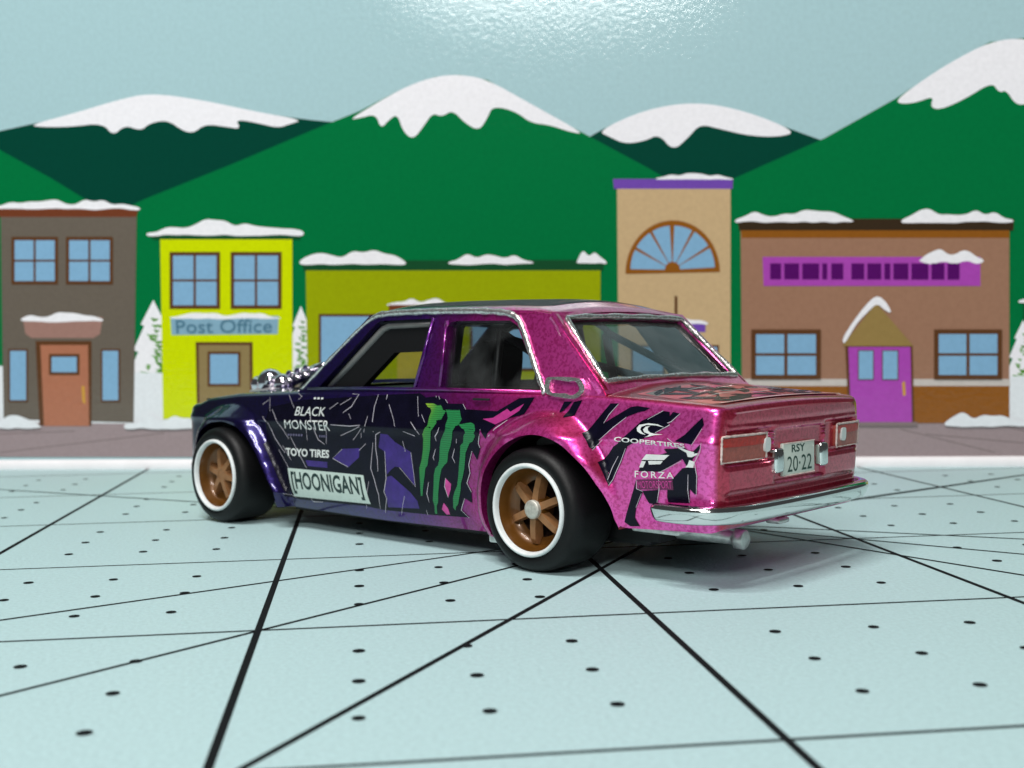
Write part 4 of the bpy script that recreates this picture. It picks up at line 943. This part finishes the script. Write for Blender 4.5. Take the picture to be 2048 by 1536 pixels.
def decal(name, poly, m, off, parent=None, grid=0.32, smooth=0):
    pts = [tuple(p) for p in poly]
    if smooth:
        pts = smooth_poly(pts, smooth)
    P, F = fill(pts, FLARE_EDGE, grid, grid)
    F = largest(F)
    return raw(name, [on_side(x, z, off) for x, z in P], [tuple(reversed(t)) for t in F], m, parent or body, True)
def decal_join(name, polys, m, off, parent=None, grid=0.7):
    parts = []
    for poly in polys:
        P, F = fill([tuple(p) for p in poly], FLARE_EDGE, grid, grid)
        if not F:
            continue
        parts.append(([on_side(x, z, off) for x, z in P], [tuple(reversed(t)) for t in F]))
    v, f = merge(parts)
    o = raw(name, v, f, m, parent or body, True)
    o['kind'] = 'stuff'
    return o
def decal_text(name, txt, quad, m, off, bold=0.0, spacing=1.0, shear=0.0, parent=None):
    P, F = text2(txt, bold, spacing, shear)
    bm = bmesh.new()
    vs = [bm.verts.new(tuple(bilerp(quad, u, v_)) + (0.0,)) for u, v_ in P]
    for t in F:
        try:
            bm.faces.new([vs[i] for i in t])
        except ValueError:
            pass
    zs = [v.co.y for v in bm.verts]
    z = min(zs) + 0.3
    while z < max(zs):                                   # cut the letters so that they follow the curved door
        bmesh.ops.bisect_plane(bm, geom=list(bm.verts) + list(bm.edges) + list(bm.faces), plane_co=(0, z, 0), plane_no=(0, 1, 0), dist=1e-5)
        z += 0.3
    bm.verts.index_update()
    V = [on_side(v.co.x, v.co.y, off) for v in bm.verts]
    F = [tuple(v.index for v in reversed(f.verts)) for f in bm.faces]
    bm.free()
    o = raw(name, V, F, m, parent or body)
    o['kind'] = 'stuff'
    return o

decal('side_graphic', T['black_side'], m_decal, 0.012)
decal('pink_splinter', T['pink_shard'], m_pinkd, 0.022)
for q in T['pink_bits']:
    decal('pink_splinter', q, m_pinkd, 0.022)
for q in T['purple'][:4]:
    decal('purple_splinter', q, m_purple, 0.022)
decal_join('scratch_lines', [stroke2(l, 0.07) for l in T['lines']], m_line, 0.034, grid=0.6)
def grow(poly, d):
    out = []
    n = len(poly)
    A = sum(poly[i][0] * poly[(i + 1) % n][1] - poly[(i + 1) % n][0] * poly[i][1] for i in range(n))
    for i in range(n):
        t = (Vector(poly[(i + 1) % n]) - Vector(poly[i - 1])).normalized()
        s_ = d if A > 0 else -d
        out.append((poly[i][0] + t.y * s_, poly[i][1] - t.x * s_ * 0.4))
    return out
for q in T['claw']:
    q = grow(q, 0.07)
    o = decal('claw_mark', q, m_claw, 0.045, grid=0.5)
for q in T['zebra'][:-1]:
    decal('tail_stripe', q, m_decal, 0.012)
m_motor = mat('decal_plum', srgb(92, 28, 70), rough=0.3, noise=0.2, nscale=3)
decal('tail_label', T['zebra'][-1], m_motor, 0.026)
decal_join('scratch_lines', [stroke2(l, 0.055) for l in T['zlines']], m_line, 0.036, grid=0.6)
for q in T['zwhite']:
    decal('white_mark', q, m_white, 0.04, grid=0.4)
for q in T['coop']:
    decal('ring_logo', q, m_white, 0.046, grid=0.4)
decal_text('lettering', 'BLACK', T['q_black'], m_white, 0.05, 0.0, 1.0, 0.15)
decal_text('lettering', 'MONSTER', T['q_mon'], m_white, 0.05, 0.0, 1.0)
decal_text('lettering', 'TOYO TIRES', T['q_toyo'], m_white, 0.05, 0.03, 1.0)
decal('name_panel', T['q_box'], m_label, 0.045)
decal_text('lettering', '[HOONIGAN]', T['q_hoon'], m_letter, 0.06, 0.024, 1.0)
decal_text('lettering', 'COOPERTIRES', T['q_coop'], m_white, 0.05, 0.02, 1.0)
decal_text('lettering', 'FORZA', T['q_forza'], m_white, 0.05, 0.01, 1.35)
decal_text('lettering', 'MOTORSPORT', T['q_motor'], m_pinkd, 0.05, 0.0, 1.0)
def dashes(quad, n):
    out = []
    for k in range(n):
        a, b = (k + .1) / n, (k + .72) / n
        out.append([tuple(bilerp(quad, a, 0)), tuple(bilerp(quad, b, 0)), tuple(bilerp(quad, b, 1)), tuple(bilerp(quad, a, 1))])
    return out
m_faint = mat('decal_faint', srgb(96, 92, 120), rough=0.4)
decal_join('fine_print', dashes(T['q_sm1'], 6) + dashes(T['q_sm2'], 4), m_faint, 0.05)
decal_join('fine_print', dashes(T['q_tiny'], 3), m_white, 0.05)

# ---- boot lid graphics
def on_deck(x, y, off):
    y1 = y_side(x, z_edge(x) - RC) - RC
    return (x, y, z_edge(x) + crown(x) * (1 - (y / y1) ** 2) + off)
def deck(name, poly, m, off):
    P, F = fill(poly, (), 0.8, 0.8)
    return raw(name, [on_deck(x, y, off) for x, y in P], F, m, body, True)
m_blush = mat('decal_blush', srgb(190, 88, 100), rough=0.3, noise=0.35, nscale=0.6, coat=0.5)
rnd = random.Random(11)
deck('boot_graphic', [(-7.6, 9.0), (-14.6, 9.6), (-15.2, 8.6), (-15.2, -8.6), (-14.4, -9.4), (-8.2, -8.8)], m_blush, 0.012)
deck('boot_splinter', [(-8.1, 8.6), (-9.6, 9.0), (-9.3, 7.2), (-8.0, 6.8)], m_grey, 0.022)
for k in range(36):
    cx, cy = rnd.uniform(-14.6, -8.6), rnd.uniform(-8.2, 7.6)
    a = rnd.uniform(-0.7, 0.7) + (math.pi / 2 if rnd.random() < .75 else 0)
    ln, wd = rnd.uniform(0.9, 2.8), rnd.uniform(0.2, 0.7)
    d, n = Vector((math.cos(a), math.sin(a))), Vector((-math.sin(a), math.cos(a)))
    c = Vector((cx, cy))
    pts = [c - d * ln, c - d * ln * .2 + n * wd, c + d * ln * .6 + n * wd * .7, c + d * ln, c + d * ln * .3 - n * wd, c - d * ln * .5 - n * wd * .5]
    pts = [(min(-7.8, max(-15.0, p.x)), min(9.0, max(-9.0, p.y))) for p in pts]
    deck('boot_splinter', pts, m_decal, 0.024 + 0.0008 * k)
for k in range(6):
    y0 = rnd.uniform(-7, 4)
    x0 = rnd.uniform(-14.4, -9)
    deck('boot_scratch', stroke2([(x0, y0), (x0 + rnd.uniform(-.5, .5), y0 + 2.4), (x0 + rnd.uniform(-.7, .7), y0 + 4.4)], 0.09), m_white, 0.055 + k * 0.002)
deck('boot_scratch', stroke2([(-15.15, 9.3), (-15.3, 4), (-15.3, -3), (-15.2, -9)], 0.12), m_white, 0.07)

# ---- greenhouse: two side frames, rear and front frames, roof
def gy(z):
    return 10.4 - (z - 14.0) * 0.2
SIDE_OUT = [(-5.9, 13.6), (-5.4, 14.4), (-3.45, 16.3), (-1.35, 18.35), (0.7, 20.35), (2.5, 20.62), (6.0, 20.86), (11, 21.0), (17, 21.1), (21.0, 21.15), (22.9, 20.8), (27.6, 17.1), (32.4, 13.5)]
FW = [(29.6, 13.95), (22.2, 20.1), (21.6, 20.32), (14.5, 20.35), (14.25, 20.1), (15.6, 14.2), (15.9, 14.0)]
QW = [(12.4, 14.17), (12.6, 19.6), (12.3, 19.95), (11.6, 20.05), (5.2, 19.95), (4.3, 19.5), (0.75, 14.1)]
def shrink(poly, d):
    cx = sum(p[0] for p in poly) / len(poly)
    cy = sum(p[1] for p in poly) / len(poly)
    out = []
    for x, y in poly:
        v = Vector((cx - x, cy - y))
        out.append((x + v.x / max(v.length, .01) * d * 1.25, y + v.y / max(v.length, .01) * d))
    return out
for sgn in (1, -1):
    v, f = prism2(SIDE_OUT, [FW, QW], lambda x, z: (x, sgn * gy(z), z), lambda x, z: (x, sgn * (gy(z) - 0.75), z), 1.0, 1.0)
    if sgn < 0:
        f = [tuple(reversed(q)) for q in f]
    side = raw('side_frame', v, [tuple(reversed(q)) for q in f], m_paint, car, False)
    front_hole = [(23.9, 14.15), (20.0, 17.35), (15.7, 17.45), (16.2, 14.2)] if sgn > 0 else shrink(FW, 0.55)
    v, f = prism2(shrink(SIDE_OUT, 0.25), [front_hole, shrink(QW, 0.5)], lambda x, z: (x, sgn * (gy(z) - 0.78), z), lambda x, z: (x, sgn * (gy(z) - 1.5), z))
    raw('inner_lining', v, f, m_dark, side)
    v, f = tube([(x, sgn * (gy(z) - 0.8), z) for x, z in ((28.6, 14.1), (25.2, 16.9), (21.9, 19.55), (21.0, 19.85), (14.9, 19.9))], [0.32, 0.36, 0.36, 0.34, 0.3], 8)
    raw('lining_edge', v, f, m_grey, side, True)
    P, F = fill(shrink(QW, -0.1))
    raw('quarter_window', [(x, sgn * (gy(z) - 0.5), z) for x, z in P], [tuple(reversed(t)) for t in F] if sgn > 0 else F, m_glass, car)
    # raised silver rain gutter from the screen base over the doors and down behind the rear side window
    drip = smooth_poly([(32.0, 13.9), (27.6, 17.35), (23.0, 20.75), (20.6, 21.0), (16.4, 21.0), (11, 20.92), (6.4, 20.72), (4.6, 20.35), (3.75, 19.6), (2.1, 16.7), (0.35, 13.95)], 2, False)
    rs = [(0.16 if drip[i][0] > 22.5 else 0.29) + 0.05 * math.sin(i * 2.7) for i in range(len(drip))]
    v, f = tube([(x, sgn * (gy(z) + 0.02), z) for x, z in drip], rs, 8)
    raw('rain_gutter', v, f, m_silver, side, True)
    for (xa, za, xb, zb, rr) in ((14.45, 20.4, 15.75, 14.0, 0.20), (12.75, 20.1, 12.5, 14.1, 0.16)):
        v, f = tube([(xa, sgn * (gy(za) + 0.02), za), ((xa + xb) / 2, sgn * (gy((za + zb) / 2) + 0.05), (za + zb) / 2), (xb, sgn * (gy(zb) + 0.05), zb)], rr, 8)
        raw('pillar_bead', v, f, m_paint, side, True)
    v, f = tube([(31.0, sgn * 10.45, 13.95), (22, sgn * 10.5, 14.12), (12, sgn * 10.5, 14.15), (0, sgn * 10.45, 14.1)], 0.16, 8)
    raw('belt_bead', v, f, m_paint, side, True)
    # vent badge at the foot of the rear pillar
    em = smooth_poly([(0.2, 15.2), (-0.2, 15.35), (-3.2, 15.3), (-3.7, 14.9), (-4.0, 14.3), (-3.4, 13.75), (-2.8, 13.6), (-0.3, 13.85), (0.2, 14.2)], 1)
    hole = shrink(em, 0.42)
    v, f = prism2(em, [hole], lambda x, z: (x, sgn * (gy(z) + 0.42), z), lambda x, z: (x, sgn * (gy(z) - 0.3), z))
    badge = raw('vent_badge', v, f, m_silver, car)
    P, F = fill(hole)
    raw('badge_inlay', [(x, sgn * (gy(z) + 0.16), z) for x, z in P], F, m_paint, badge)

def rear_pt(y, s, off=0.0):        # s 0 at the sill of the rear screen, 1 at the roof
    x, z = -5.5 + 6.1 * s, 14.35 + 6.1 * s
    n = Vector((-6.1, 0, 6.35)).normalized()
    b = 0.30 * (1 - (y / 10) ** 2)
    return (x + n.x * (off + b), y, z + n.z * (off + b))
RO = [(-10.35, -0.05), (10.35, -0.05), (10.0, .2), (9.15, 1.0), (-9.15, 1.0), (-10.0, .2)]
RWIN = [(-9.3, 0.09), (9.3, 0.09), (9.45, 0.14), (8.3, 0.88), (8.0, 0.92), (-8.0, 0.92), (-8.3, 0.88), (-9.45, 0.14)]
def plate_yz(outer, hole, f0, f1):
    return prism2([(y, s * 8) for y, s in outer], [[(y, s * 8) for y, s in hole]], lambda y, s: f0(y, s / 8), lambda y, s: f1(y, s / 8), 1.0, 1.0)
v, f = plate_yz(RO, RWIN, lambda y, s: rear_pt(y, s), lambda y, s: rear_pt(y, s, -0.6))
rear_frame = raw('rear_frame', v, f, m_paint, car)
P, F = fill([(y, s * 8) for y, s in RWIN], (), 1.2, 1.2)
raw('rear_window', [rear_pt(y * 1.01, s / 8, -0.35) for y, s in P], [tuple(reversed(t)) for t in F], m_glass, car, True)
loop = resample([(y, s * 8) for y, s in RWIN], 1.2)
loop.append(loop[0])
v, f = tube([rear_pt(y, s / 8, 0.03) for y, s in loop], [0.25 + 0.06 * math.sin(i * 1.9) for i in range(len(loop))], 8, False)
raw('screen_trim', v, f, m_silver, rear_frame, True)
for sgn in (1, -1):
    pts = [(10.35, 0.0), (10.0, 0.25), (9.55, 0.62), (9.15, 0.98)]
    v, f = tube([rear_pt(sgn * (y - 0.42), s, -0.5) for y, s in pts], 0.53, 14)
    raw('pillar_edge', v, f, m_paint, rear_frame, True)

def front_pt(y, s, off=0.0):
    x, z = 32.6 - 9.5 * s, 13.7 + 7.15 * s
    n = Vector((7.15, 0, 9.5)).normalized()
    b = 0.35 * (1 - (y / 10) ** 2)
    return (x + n.x * (off + b), y, z + n.z * (off + b))
FO = [(-10.4, -0.05), (10.4, -0.05), (9.05, 1.0), (-9.05, 1.0)]
FWIN = [(-9.4, 0.08), (9.4, 0.08), (8.3, 0.9), (-8.3, 0.9)]
v, f = plate_yz(FO, FWIN, lambda y, s: front_pt(y, s), lambda y, s: front_pt(y, s, -0.6))
front_frame = raw('front_frame', v, f, m_paint, car)
P, F = fill([(y, s * 8) for y, s in FWIN], (), 1.5, 1.5)
raw('windscreen', [front_pt(y * 1.01, s / 8, -0.35) for y, s in P], F, m_glass, car, True)

def roof_edge(x):
    return lerp_tab([(0.2, 20.25), (2.5, 20.6), (6, 20.82), (11, 20.96), (17, 21.05), (21, 21.05), (23.3, 20.7)], x)
def roof_half(x):
    return 9.15 - 0.004 * max(0, x - 16) ** 2
NXR, NYR = 48, 40
V, F = [], []
for i in range(NXR + 1):
    t = i / NXR
    x = 0.2 + 23.1 * t
    for j in range(NYR + 1):
        u = -1 + 2 * j / NYR
        e = min(1, (1 - abs(u)) / 0.07)
        ex_ = min(1, min(t, 1 - t) / 0.035)
        V.append((x, u * roof_half(x), roof_edge(x) + 0.95 * (1 - u * u) * (0.55 + 0.45 * sstep(t * 6)) + 0.30 * math.sqrt(max(0, 1 - (1 - e) ** 2)) * math.sqrt(max(0.0, 1 - (1 - ex_) ** 2)) - 0.15))
for i in range(NXR):
    for j in range(NYR):
        a = i * (NYR + 1) + j
        F.append((a, a + NYR + 1, a + NYR + 2, a + 1))
roof = raw('roof', V, F, m_paint, car, True)
P, F = fill([(2.5, 6.8), (3.5, 7.6), (20, 7.6), (20.5, -7.6), (3.5, -7.6), (2.5, -6.8)], (), 1.2, 1.2)
def on_roof(x, y, off):
    u = y / roof_half(x)
    t = (x - 0.2) / 23.1
    return (x, y, roof_edge(x) + 0.95 * (1 - u * u) * (0.55 + 0.45 * sstep(t * 6)) + 0.15 + off)
raw('roof_graphic', [on_roof(x, y, 0.015) for x, y in P], [tuple(reversed(t)) for t in F], mat('decal_roof', srgb(22, 14, 26), rough=0.5, spec=0.25, noise=0.2), roof, True)
v, f = box(1.0, 22.6, -8.6, 8.6, 20.0, 20.2)
raw('headlining', v, f, m_dark, roof)

# ---- cabin
v, f = box(-8.5, 50.8, -7.5, 7.5, 2.5, 8.6)
raw('chassis_block', v, f, m_black, car)
v, f = merge([box(-15.0, -5.6, -9.8, 9.8, 8.4, 13.0), box(30.9, 50.0, -9.6, 9.6, 8.4, 12.6), box(-5.6, 30.9, -9.9, 9.9, 8.3, 8.7)])
raw('inner_body', v, f, m_black, car)
bevel_box('dashboard', 27.0, 32.2, -9.4, 9.4, 9.0, 13.9, 0.8, m_dark, car)
bevel_box('parcel_shelf', -5.6, -1.0, -9.4, 9.4, 12.4, 13.6, 0.5, m_dark, car)
for sgn in (1, -1):
    seat = bevel_box('seat', 13.5, 19.5, sgn * 4.6 - 2.9, sgn * 4.6 + 2.9, 8.7, 11.2, 0.8, m_dark, car)
    back = [(12.2, 10.2), (14.0, 10.0), (12.6, 15.0), (11.9, 17.6), (11.2, 18.4), (10.2, 18.2), (9.9, 17.4), (10.6, 14.4)]
    pb = smooth_poly(back, 2)
    v, f = prism2(pb, [], lambda x, z: (x, sgn * 4.6 - 2.5 + 0.12 * max(0, z - 15), z), lambda x, z: (x, sgn * 4.6 + 2.5 - 0.12 * max(0, z - 15), z))
    raw('seat_back', v, f, m_dark, seat)
    # roll cage
    for path in ([(8.0, sgn * 8.2, 8.8), (8.0, sgn * 8.2, 14.5), (8.0, sgn * 7.4, 19.2), (8.0, sgn * 5.6, 20.0), (8.0, 0, 20.1)],
                 [(8.0, sgn * 7.3, 19.0), (1.5, sgn * 7.9, 16.0), (-4.2, sgn * 8.3, 13.4)],
                 [(8.0, sgn * 7.2, 18.6), (3.0, sgn * 1.5, 16.2), (-3.2, sgn * -5.5, 13.6)]):
        v, f = tube(path, 0.36, 8)
        raw('roll_cage_bar', v, f, m_dark, car, True)
bevel_box('rear_bench', -1.0, 3.6, -8.6, 8.6, 8.7, 12.2, 1.0, m_grey, car)
# ---- wheel wells
for i in (0, 1):
    pol = ARCH[i][1]
    for sgn in (1, -1):
        V, F = [], []
        n = 26
        lo, hi = pol[0][0] - 0.1, pol[-1][0] + 0.02
        for k in range(n + 1):
            th = lo + (hi - lo) * k / n
            r = arch_r(i, th) + 0.18
            x, z = ARCH[i][0] + r * math.cos(th), max(2.2, WZ + r * math.sin(th))
            V += [(x, sgn * 7.4, z), (x, sgn * (min(y_side(x, z), 12.9) - 0.7), z)]
        for k in range(n):
            F.append((2 * k, 2 * k + 1, 2 * k + 3, 2 * k + 2))
        raw('wheel_well', V, F, m_black, car, True)

# ---- wheels
m_rimback = mat('rim_back', srgb(38, 20, 10), rough=0.5)
def wheel(name, x, sgn, spin, pin):
    w = empty(name, (x, sgn * 13.1, WZ), 0 if sgn > 0 else math.pi, car)
    v, f = lathe_y([(-0.2, 3.4), (-0.05, 3.6), (0.02, 3.72), (0.10, 3.95), (0.08, 4.25), (-0.08, 4.55), (-0.35, 4.78), (-0.7, 4.90), (-1.2, 4.95), (-4.0, 4.95), (-4.6, 4.85), (-4.95, 4.5), (-5.05, 3.8), (-5.0, 2.0)], 64)
    raw('tyre', v, f, m_tyre, w, True)
    v, f = lathe_y([(-0.1, 3.70), (0.12, 3.69), (0.24, 3.60), (0.27, 3.48), (0.23, 3.42), (0.12, 3.35), (-0.15, 3.28)], 64)
    raw('rim_lip', v, f, m_lip, w, True)
    v, f = lathe_y([(-0.05, 3.32), (-0.4, 3.22), (-0.9, 3.05), (-1.45, 2.88), (-1.6, 2.30)], 64)
    raw('rim_dish', v, f, m_bronze, w, True)
    v, f = lathe_y([(-1.58, 2.34), (-2.4, 2.25), (-2.5, 0.01)], 48)
    raw('rim_back', v, f, m_rimback, w, True)
    for k in range(6):
        a = math.radians(60 * k + spin)
        d, n = (math.cos(a), math.sin(a)), (-math.sin(a), math.cos(a))
        V = []
        for (r, wd, y1, y0) in ((0.5, 0.38, -0.66, -1.4), (1.5, 0.34, -0.74, -1.6), (2.45, 0.33, -0.92, -1.8), (2.84, 0.31, -1.15, -1.8)):
            for q, yy in ((-wd, y0), (-wd * .8, y1), (wd * .8, y1), (wd, y0)):
                V.append((d[0] * r + n[0] * q, yy, d[1] * r + n[1] * q))
        F = []
        for i in range(3):
            for j in range(3):
                F.append((i * 4 + j, i * 4 + j + 1, i * 4 + j + 5, i * 4 + j + 4))
        F.append((12, 13, 14, 15))
        raw('spoke', V, F, m_spoke, w)
    v, f = lathe_y([(-2.0, 0.98), (-0.85, 0.92), (-0.7, 0.84), (-0.7, 0.01)], 32)
    raw('hub', v, f, m_spoke if not pin else m_bronze, w, True, sharp=40)
    if pin:
        v, f = lathe_y([(-0.9, 0.76), (-0.42, 0.75), (-0.34, 0.68), (-0.30, 0.4), (-0.31, 0.01)], 32)
        raw('axle_pin', v, f, m_hub, w, True, sharp=50)
    return w
wheel('wheel', 0.0, 1, 98, True)
wheel('wheel', 0.0, -1, 20, True)
wheel('wheel', FX, 1, 132, False)
wheel('wheel', FX, -1, 50, False)

# ---- tail
m_chip = mat('chipped_edge', srgb(206, 186, 180), rough=0.4, noise=0.3, nscale=2.5, bump=0.8, bscale=2.5)
def rear_x(y, z, proud=0.0):        # the tail surface before its recesses
    ay = abs(y)
    c = 0.0 if ay < 10.1 else 1.0 - math.sqrt(max(0.0, 1 - ((ay - 10.1) / 1.05) ** 2))
    return XR - 0.45 * (1 - (y / 11.2) ** 2) - 0.05 * (z - 9) + c - proud
def tail_piece(name, y0, y1, z0, z1, proud, m, parent, r=0.18):
    pts = smooth_poly([(y0 + r, z0), (y1 - r, z0), (y1, z0 + r), (y1, z1 - r), (y1 - r, z1), (y0 + r, z1), (y0, z1 - r), (y0, z0 + r)], 1)
    v, f = prism2(pts, [], lambda y, z: (rear_x(y, z, proud), y, z), lambda y, z: (rear_x(y, z) + 0.55, y, z), 0.4, 0.4)
    return raw(name, v, f, m, parent, True, sharp=40)
for sgn in (1, -1):
    y0, y1 = (4.95, 10.45) if sgn > 0 else (-10.75, -6.0)
    tl = tail_piece('tail_lamp', y0, y1, 9.32, 11.12, -0.06, m_lensb, car)
    tail_piece('lens_top', y0 + 0.1, y1 - 0.1, 10.36, 11.04, -0.01, m_lens, tl)
    yr0, yr1 = (4.55, 5.3) if sgn > 0 else (-7.6, -6.75)
    tail_piece('reversing_lamp', yr0, yr1, 9.75, 10.82, 0.12, m_white, tl)
    fr = [(y0, 9.3), (y0, 11.16), (y1, 11.16), (y1, 9.3), (y0, 9.3)]
    pts = []
    for a, b in zip(fr, fr[1:]):
        for k in range(12):
            q = Vector(a).lerp(Vector(b), k / 12)
            pts.append((rear_x(q.x, q.y, 0.0), q.x, q.y))
    v, f = tube(pts, [(0.05 + 0.06 * abs(math.sin(i * 1.7))) * (0.55 if i > 36 else 1) for i in range(len(pts))], 6)
    raw('lamp_frame', v, f, m_chip, tl, True)
    yg = 3.75 if sgn > 0 else -3.1
    g = bevel_box('bumper_guard', -16.95, -15.6, yg - 0.62, yg + 0.55, 8.05, 9.95, 0.28, m_chrome, car)
plate = bevel_box('number_plate', -16.46, -16.05, -2.25, 2.6, 7.68, 10.18, 0.09, m_plate, car)
def plate_text(txt, y0, y1, z0, z1, bold, sp=1.0):
    P, F = text2(txt, bold, sp)
    o = raw('lettering', [(-16.475, y0 + (y1 - y0) * u, z0 + (z1 - z0) * w_) for u, w_ in P], F, m_plate_ink, plate)
    o['kind'] = 'stuff'
plate_text('RSY', 1.35, -0.7, 9.42, 10.02, 0.02)
plate_text('20\u00b722', 2.0, -1.75, 7.95, 9.15, 0.0)
edge = []
for a, b in (((2.57, 10.15), (-2.22, 10.15)), ((2.57, 7.71), (-2.22, 7.71))):
    for k in range(20):
        edge.append((a[0] + (b[0] - a[0]) * (k + .3) / 20, a[1], b[1]))
parts = []
for y, z, _ in edge:
    parts.append(tube([(-16.47, y, z), (-16.47, y - 0.13, z + 0.02)], 0.05, 5))
v, f = merge(parts)
raw('plate_edge', v, f, m_chip, plate)['kind'] = 'stuff'

path = [(-11.1, 11.6), (-11.6, 11.86), (-12.6, 12.0), (-13.8, 12.0), (-14.9, 11.75), (-15.8, 11.2), (-16.4, 10.4), (-16.8, 9.3), (-17.05, 7.4), (-17.2, 4.0), (-17.25, 0)]
path = path + [(x, -y) for x, y in reversed(path[:-1])]
path = smooth_poly(path, 2, False)
sec = [(-0.3, -0.70), (0.02, -0.72), (0.24, -0.62), (0.40, -0.36), (0.53, 0.02), (0.58, 0.26), (0.52, 0.44), (0.34, 0.58), (0.05, 0.66), (-0.3, 0.62)]
v, f = sweep([(x, y, 5.68) for x, y in path], sec, 5)
bumper = raw('rear_bumper', v, [tuple(reversed(q)) for q in f], m_chrome, car, True, sharp=55)
# exhaust and underside
v, f = tube([(-6.0, 4.9, 3.5), (-9.5, 4.7, 3.3), (-11.6, 4.5, 3.1), (-12.9, 4.3, 2.95), (-13.3, 4.3, 2.92), (-13.32, 4.3, 2.92), (-14.05, 4.2, 2.88), (-14.15, 4.2, 2.88)], [0.95, 0.85, 0.66, 0.52, 0.5, 0.74, 0.78, 0.62], 20)
raw('exhaust_pipe', v, f, m_base, car, True)
bevel_box('rear_base', -12.2, -7.8, -9.6, 10.2, 3.7, 4.25, 0.2, m_base, car)
bevel_box('tow_eye', -15.9, -14.6, 0.6, 2.2, 3.95, 4.4, 0.2, m_base, car)
bevel_box('base_plate', 3.5, 36, -8.6, 8.6, 1.5, 2.6, 0.25, m_black, car)
bevel_box('axle_cover', -7.4, 3.5, -7.4, 7.2, 2.0, 4.2, 0.4, m_black, car)
bevel_box('axle_cover', 36, 49, -7.4, 7.4, 1.6, 4.2, 0.4, m_black, car)
bevel_box('sill_lug', 4.9, 6.6, 9.6, 10.75, 1.45, 2.5, 0.15, m_base, car)

# ---- nose and engine
bevel_box('front_lip', 50.4, 53.7, -9.6, 9.6, 4.2, 5.7, 0.5, m_black, car)
bevel_box('grille', 52.7, 53.25, -8.6, 8.6, 8.4, 10.7, 0.2, m_black, car)
for y in (7.2, 4.9, -4.9, -7.2):
    v, f = lathe_y([(-0.3, 1.0), (0.2, 1.0), (0.32, 0.85), (0.4, 0.4), (0.42, 0.01)], 24)
    v = [(53.2 + b, y + a, 9.55 + c) for a, b, c in v]
    raw('headlamp', v, f, m_chrome, car, True)
m_amber = mat('marker_lens', srgb(172, 150, 132), rough=0.3, coat=0.6)
v, f = lathe_y([(-0.3, 0.62), (0.05, 0.6), (0.16, 0.45), (0.2, 0.01)], 24)
v = [(50.75 + 1.15 * a, 10.32 + b * 1.2 - 0.06 * a, 10.0 + c * .8) for a, b, c in v]
raw('side_marker', v, f, m_amber, car, True)
bevel_box('door_handle', 6.0, 7.9, 10.9, 11.12, 13.32, 13.5, 0.05, m_black, car)

m_mirror = mat('engine_chrome', srgb(236, 230, 240), rough=0.05, metal=1.0, bump=0.15, bscale=0.5)
eng = empty('engine', (46, 0.6, 13.4), 0, car)
def eng_lathe(name, prof, at, rot, m=m_mirror):
    v, f = lathe_y(prof, 28)
    R_ = Matrix.Rotation(math.radians(rot), 3, 'Z')
    v = [tuple(R_ @ Vector(p) + Vector(at)) for p in v]
    return raw(name, v, f, m, eng, True)
ball = [(math.sin(a) * 1.0, max(0.01, math.cos(a))) for a in [(-90 + 15 * k) * math.pi / 180 for k in range(13)]]
eng_lathe('turbo_housing', [(a * 1.4, b * 1.65) for a, b in ball], (3.9, 0.6, 0.6), 20)
eng_lathe('turbo_inlet', [(-0.2, 0.95), (0.5, 0.9), (0.9, 1.02), (1.05, 1.0), (1.0, 0.8), (0.3, 0.7)], (5.3, 0.6, 0.4), -90)
eng_lathe('turbo_housing', [(a * 1.0, b * 1.15) for a, b in ball], (1.4, 0.8, 0.55), 10)
eng_lathe('wastegate', [(a * 0.55, b * 0.62) for a, b in ball], (2.5, 1.7, 0.9), 0)
eng_lathe('clamp_ring', [(-0.18, 0.9), (-0.1, 1.12), (0.1, 1.12), (0.18, 0.9)], (2.55, 0.6, 0.4), -80)
for k, (dy, dz, r) in enumerate(((0.4, 0, 0.62), (-1.3, -0.1, 0.6))):
    v, f = tube([(1.0, dy, 0.2 + dz), (-0.2, dy, 0.95 + dz), (-2.2, dy, 1.55 + dz), (-4.6, dy, 2.25 + dz), (-6.5, dy, 2.45 + dz)], r, 14)
    raw('intake_pipe', v, f, m_mirror, eng, True)
for k in range(3):
    eng_lathe('intake_trumpet', [(-0.3, 0.55), (0.3, 0.5), (0.6, 0.72), (0.62, 0.6), (0.2, 0.4)], (-1.2 - 1.5 * k, 1.2, 1.4 + 0.3 * k), 0)
bevel_box('engine_block', -7, 6.0, -2.6, 2.2, -1.4, -0.1, 0.3, m_base, eng)
